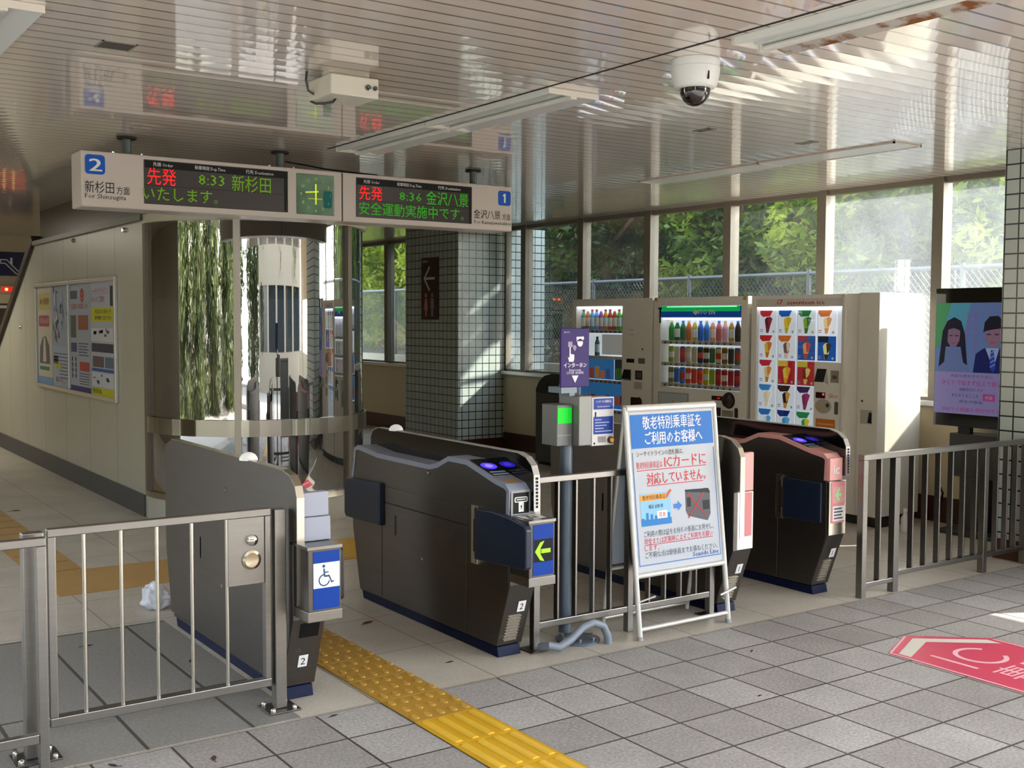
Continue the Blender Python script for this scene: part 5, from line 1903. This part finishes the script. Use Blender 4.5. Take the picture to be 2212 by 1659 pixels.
G().box(-1.0, 1.5, 2.98, 3.65, 0.0, .0045).done('base_tile', YEL_P, t)
G().box(.9, 1.5, 3.0, 3.63, .0045, .006).done('bright_patch', YEL, t)
t = thing('tactile_paving', (-.85, 5.5, 0), 'pale yellow tactile strip running along the white panel wall at the left', 'tactile paving')
G().box(-1.02, -.70, 3.65, 8.6, 0.0, .0045).done('base_tile', YEL_P, t)
g = G()
for k in range(16):
    g.box(-1.0, -.72, 3.67 + k * .3, 3.68 + k * .3, .0045, .006)
g.done('groove', flat('#8f7340'), t)

t = thing('floor_sticker', (2.45, -.9, 0), 'pink-red arrow floor sticker with white IC lettering at the right', 'floor sticker')
A = Art((2.13, -.70, .0012), X, Y, step=0.0004)
RS = mat('sticker_red', '#cf4560', 0.35, var=0.06)
CHV = flat('#d5d2c4')
PKE = flat('#e8b8bc')
P_ = lambda x, y: (x - 2.13, y + .70)
A.poly([P_(2.12, -1.75), P_(2.80, -1.75), P_(2.80, -.60), P_(2.46, -.31), P_(2.12, -.465)], RS, 0)
A.line(*P_(2.135, -1.75), *P_(2.135, -.47), .012, PKE, 1)
A.line(*P_(2.135, -.47), *P_(2.45, -.325), .012, PKE, 1)
A.line(*P_(2.785, -1.75), *P_(2.785, -.61), .012, PKE, 1)
A.poly([P_(2.16, -.57), P_(2.16, -.50), P_(2.45, -.37), P_(2.75, -.60), P_(2.75, -.68), P_(2.45, -.45)], CHV, 1)
A.line(*P_(2.268, -.86), *P_(2.268, -.605), .022, PKE, 1)
A.ring(*P_(2.47, -.745), .105, .13, PKE, 1, 30, 325)
A.text('専用', *P_(2.27, -1.08), .15, PKE, 1, wfit=.40)
A.text('ICカード', *P_(2.22, -1.24), .08, PKE, 1, wfit=.45)
A.done('print', t)
t = thing('floor_sticker', (2.35, 2.5, 0), 'red and yellow floor sticker seen in the gap behind the middle gate', 'floor sticker')
A = Art((2.05, 2.2, .0012), X, Y, step=0.0004)
A.rect(0, .55, 0, .60, RS, 0)
A.rect(0, .55, .0, .10, flat('#d8a878'), 1)
A.rect(.05, .5, .30, .34, PKE, 1)
A.done('print', t)

# plastic bag
bm = bmesh.new()
bmesh.ops.create_icosphere(bm, subdivisions=4, radius=1)
rn = random.Random(5)
import mathutils
for v in bm.verts:
    n1 = mathutils.noise.noise(v.co * 2.3) * .45 + mathutils.noise.noise(v.co * 6.1) * .22
    v.co *= 1 + n1 * .8
    v.co.x *= .075; v.co.y *= .085; v.co.z *= .075
    if v.co.z > .03 and v.co.x < 0:
        v.co.z += .02
zmin = min(v.co.z for v in bm.verts)
for v in bm.verts:
    v.co.z = max(v.co.z, -.045) + .046
me = bpy.data.meshes.new('plastic_bag')
bm.to_mesh(me); bm.free()
me.materials.append(mat('bag_white', '#dfe2ee', 0.35, var=0.05, vscale=30))
for p_ in me.polygons:
    p_.use_smooth = True
o = bpy.data.objects.new('plastic_bag', me)
COL.objects.link(o)
o.location = (-.60, 2.42, .0015)
WORLD[o.name] = o.location.copy()
tag(o, 'crumpled white plastic bag lying on the floor behind the hinged barrier', 'plastic bag')

# fallen leaves
LF = [mat('leaf_litter_brown', '#4a3020', 0.7), mat('leaf_litter_red', '#6a2c22', 0.7), mat('leaf_litter_dark', '#2c2622', 0.7)]


def dead_leaf(x, y, s_, rot, M, label, z=.002):
    pr = [(-1, 0), (-.55, .30), (.1, .38), (.6, .2), (1, 0), (.6, -.22), (.05, -.36), (-.6, -.25)]
    g = G()
    c = g.b.verts.new((x, y, z + s_ * .10))
    vs = []
    for a, b in pr:
        px, py = a * s_, b * s_
        vs.append(g.b.verts.new((x + px * math.cos(rot) - py * math.sin(rot), y + px * math.sin(rot) + py * math.cos(rot), z + .10 * s_ * abs(b))))
    for i in range(8):
        g._f([c, vs[i], vs[(i + 1) % 8]])
    g.tube([(x - s_ * math.cos(rot), y - s_ * math.sin(rot), z + .001), (x - 1.5 * s_ * math.cos(rot + .2), y - 1.5 * s_ * math.sin(rot + .2), z + .002)], .0015, 5)
    o = g.done('fallen_leaf', M)
    tag(o, label, 'leaf', 'fallen leaves on the floor')


for x, y, s_, r_, mi, lab in ((.248, 1.469, .045, .4, 1, 'reddish curled leaf on the floor between the wheelchair gate and the middle gate'),
                              (-1.104, .10, .028, 1.2, 0, 'brown leaf on the grey tiles at the bottom left of the photo'),
                              (-.534, .262, .022, .2, 2, 'small dark leaf on the tiles in front of the wheelchair gate'),
                              (-1.435, .24, .026, 2.1, 2, 'dark leaf near the bottom left barrier post'),
                              (1.59, -.06, .018, .5, 2, 'tiny dark leaf on the tiles in front of the folding notice board'),
                              (-1.12, 1.86, .03, .1, 2, 'dark leaf on the slab behind the hinged barrier, on its left'),
                              (-.77, 1.33, .03, .9, 2, 'dark leaf on the slab behind the hinged barrier, near the wheelchair gate'),
                              (1.12, -.55, .016, .3, 2, 'dark speck of leaf on the tiles right of the yellow bars'),
                              (.25, .62, .022, .1, 2, 'dark leaf on the pale floor beside the middle gate'),
                              (-.60, 6.3, .05, .1, 2, 'dark leaf on the hall floor beside the yellow strip at the left')):
    dead_leaf(x, y, s_, r_, LF[mi], lab)
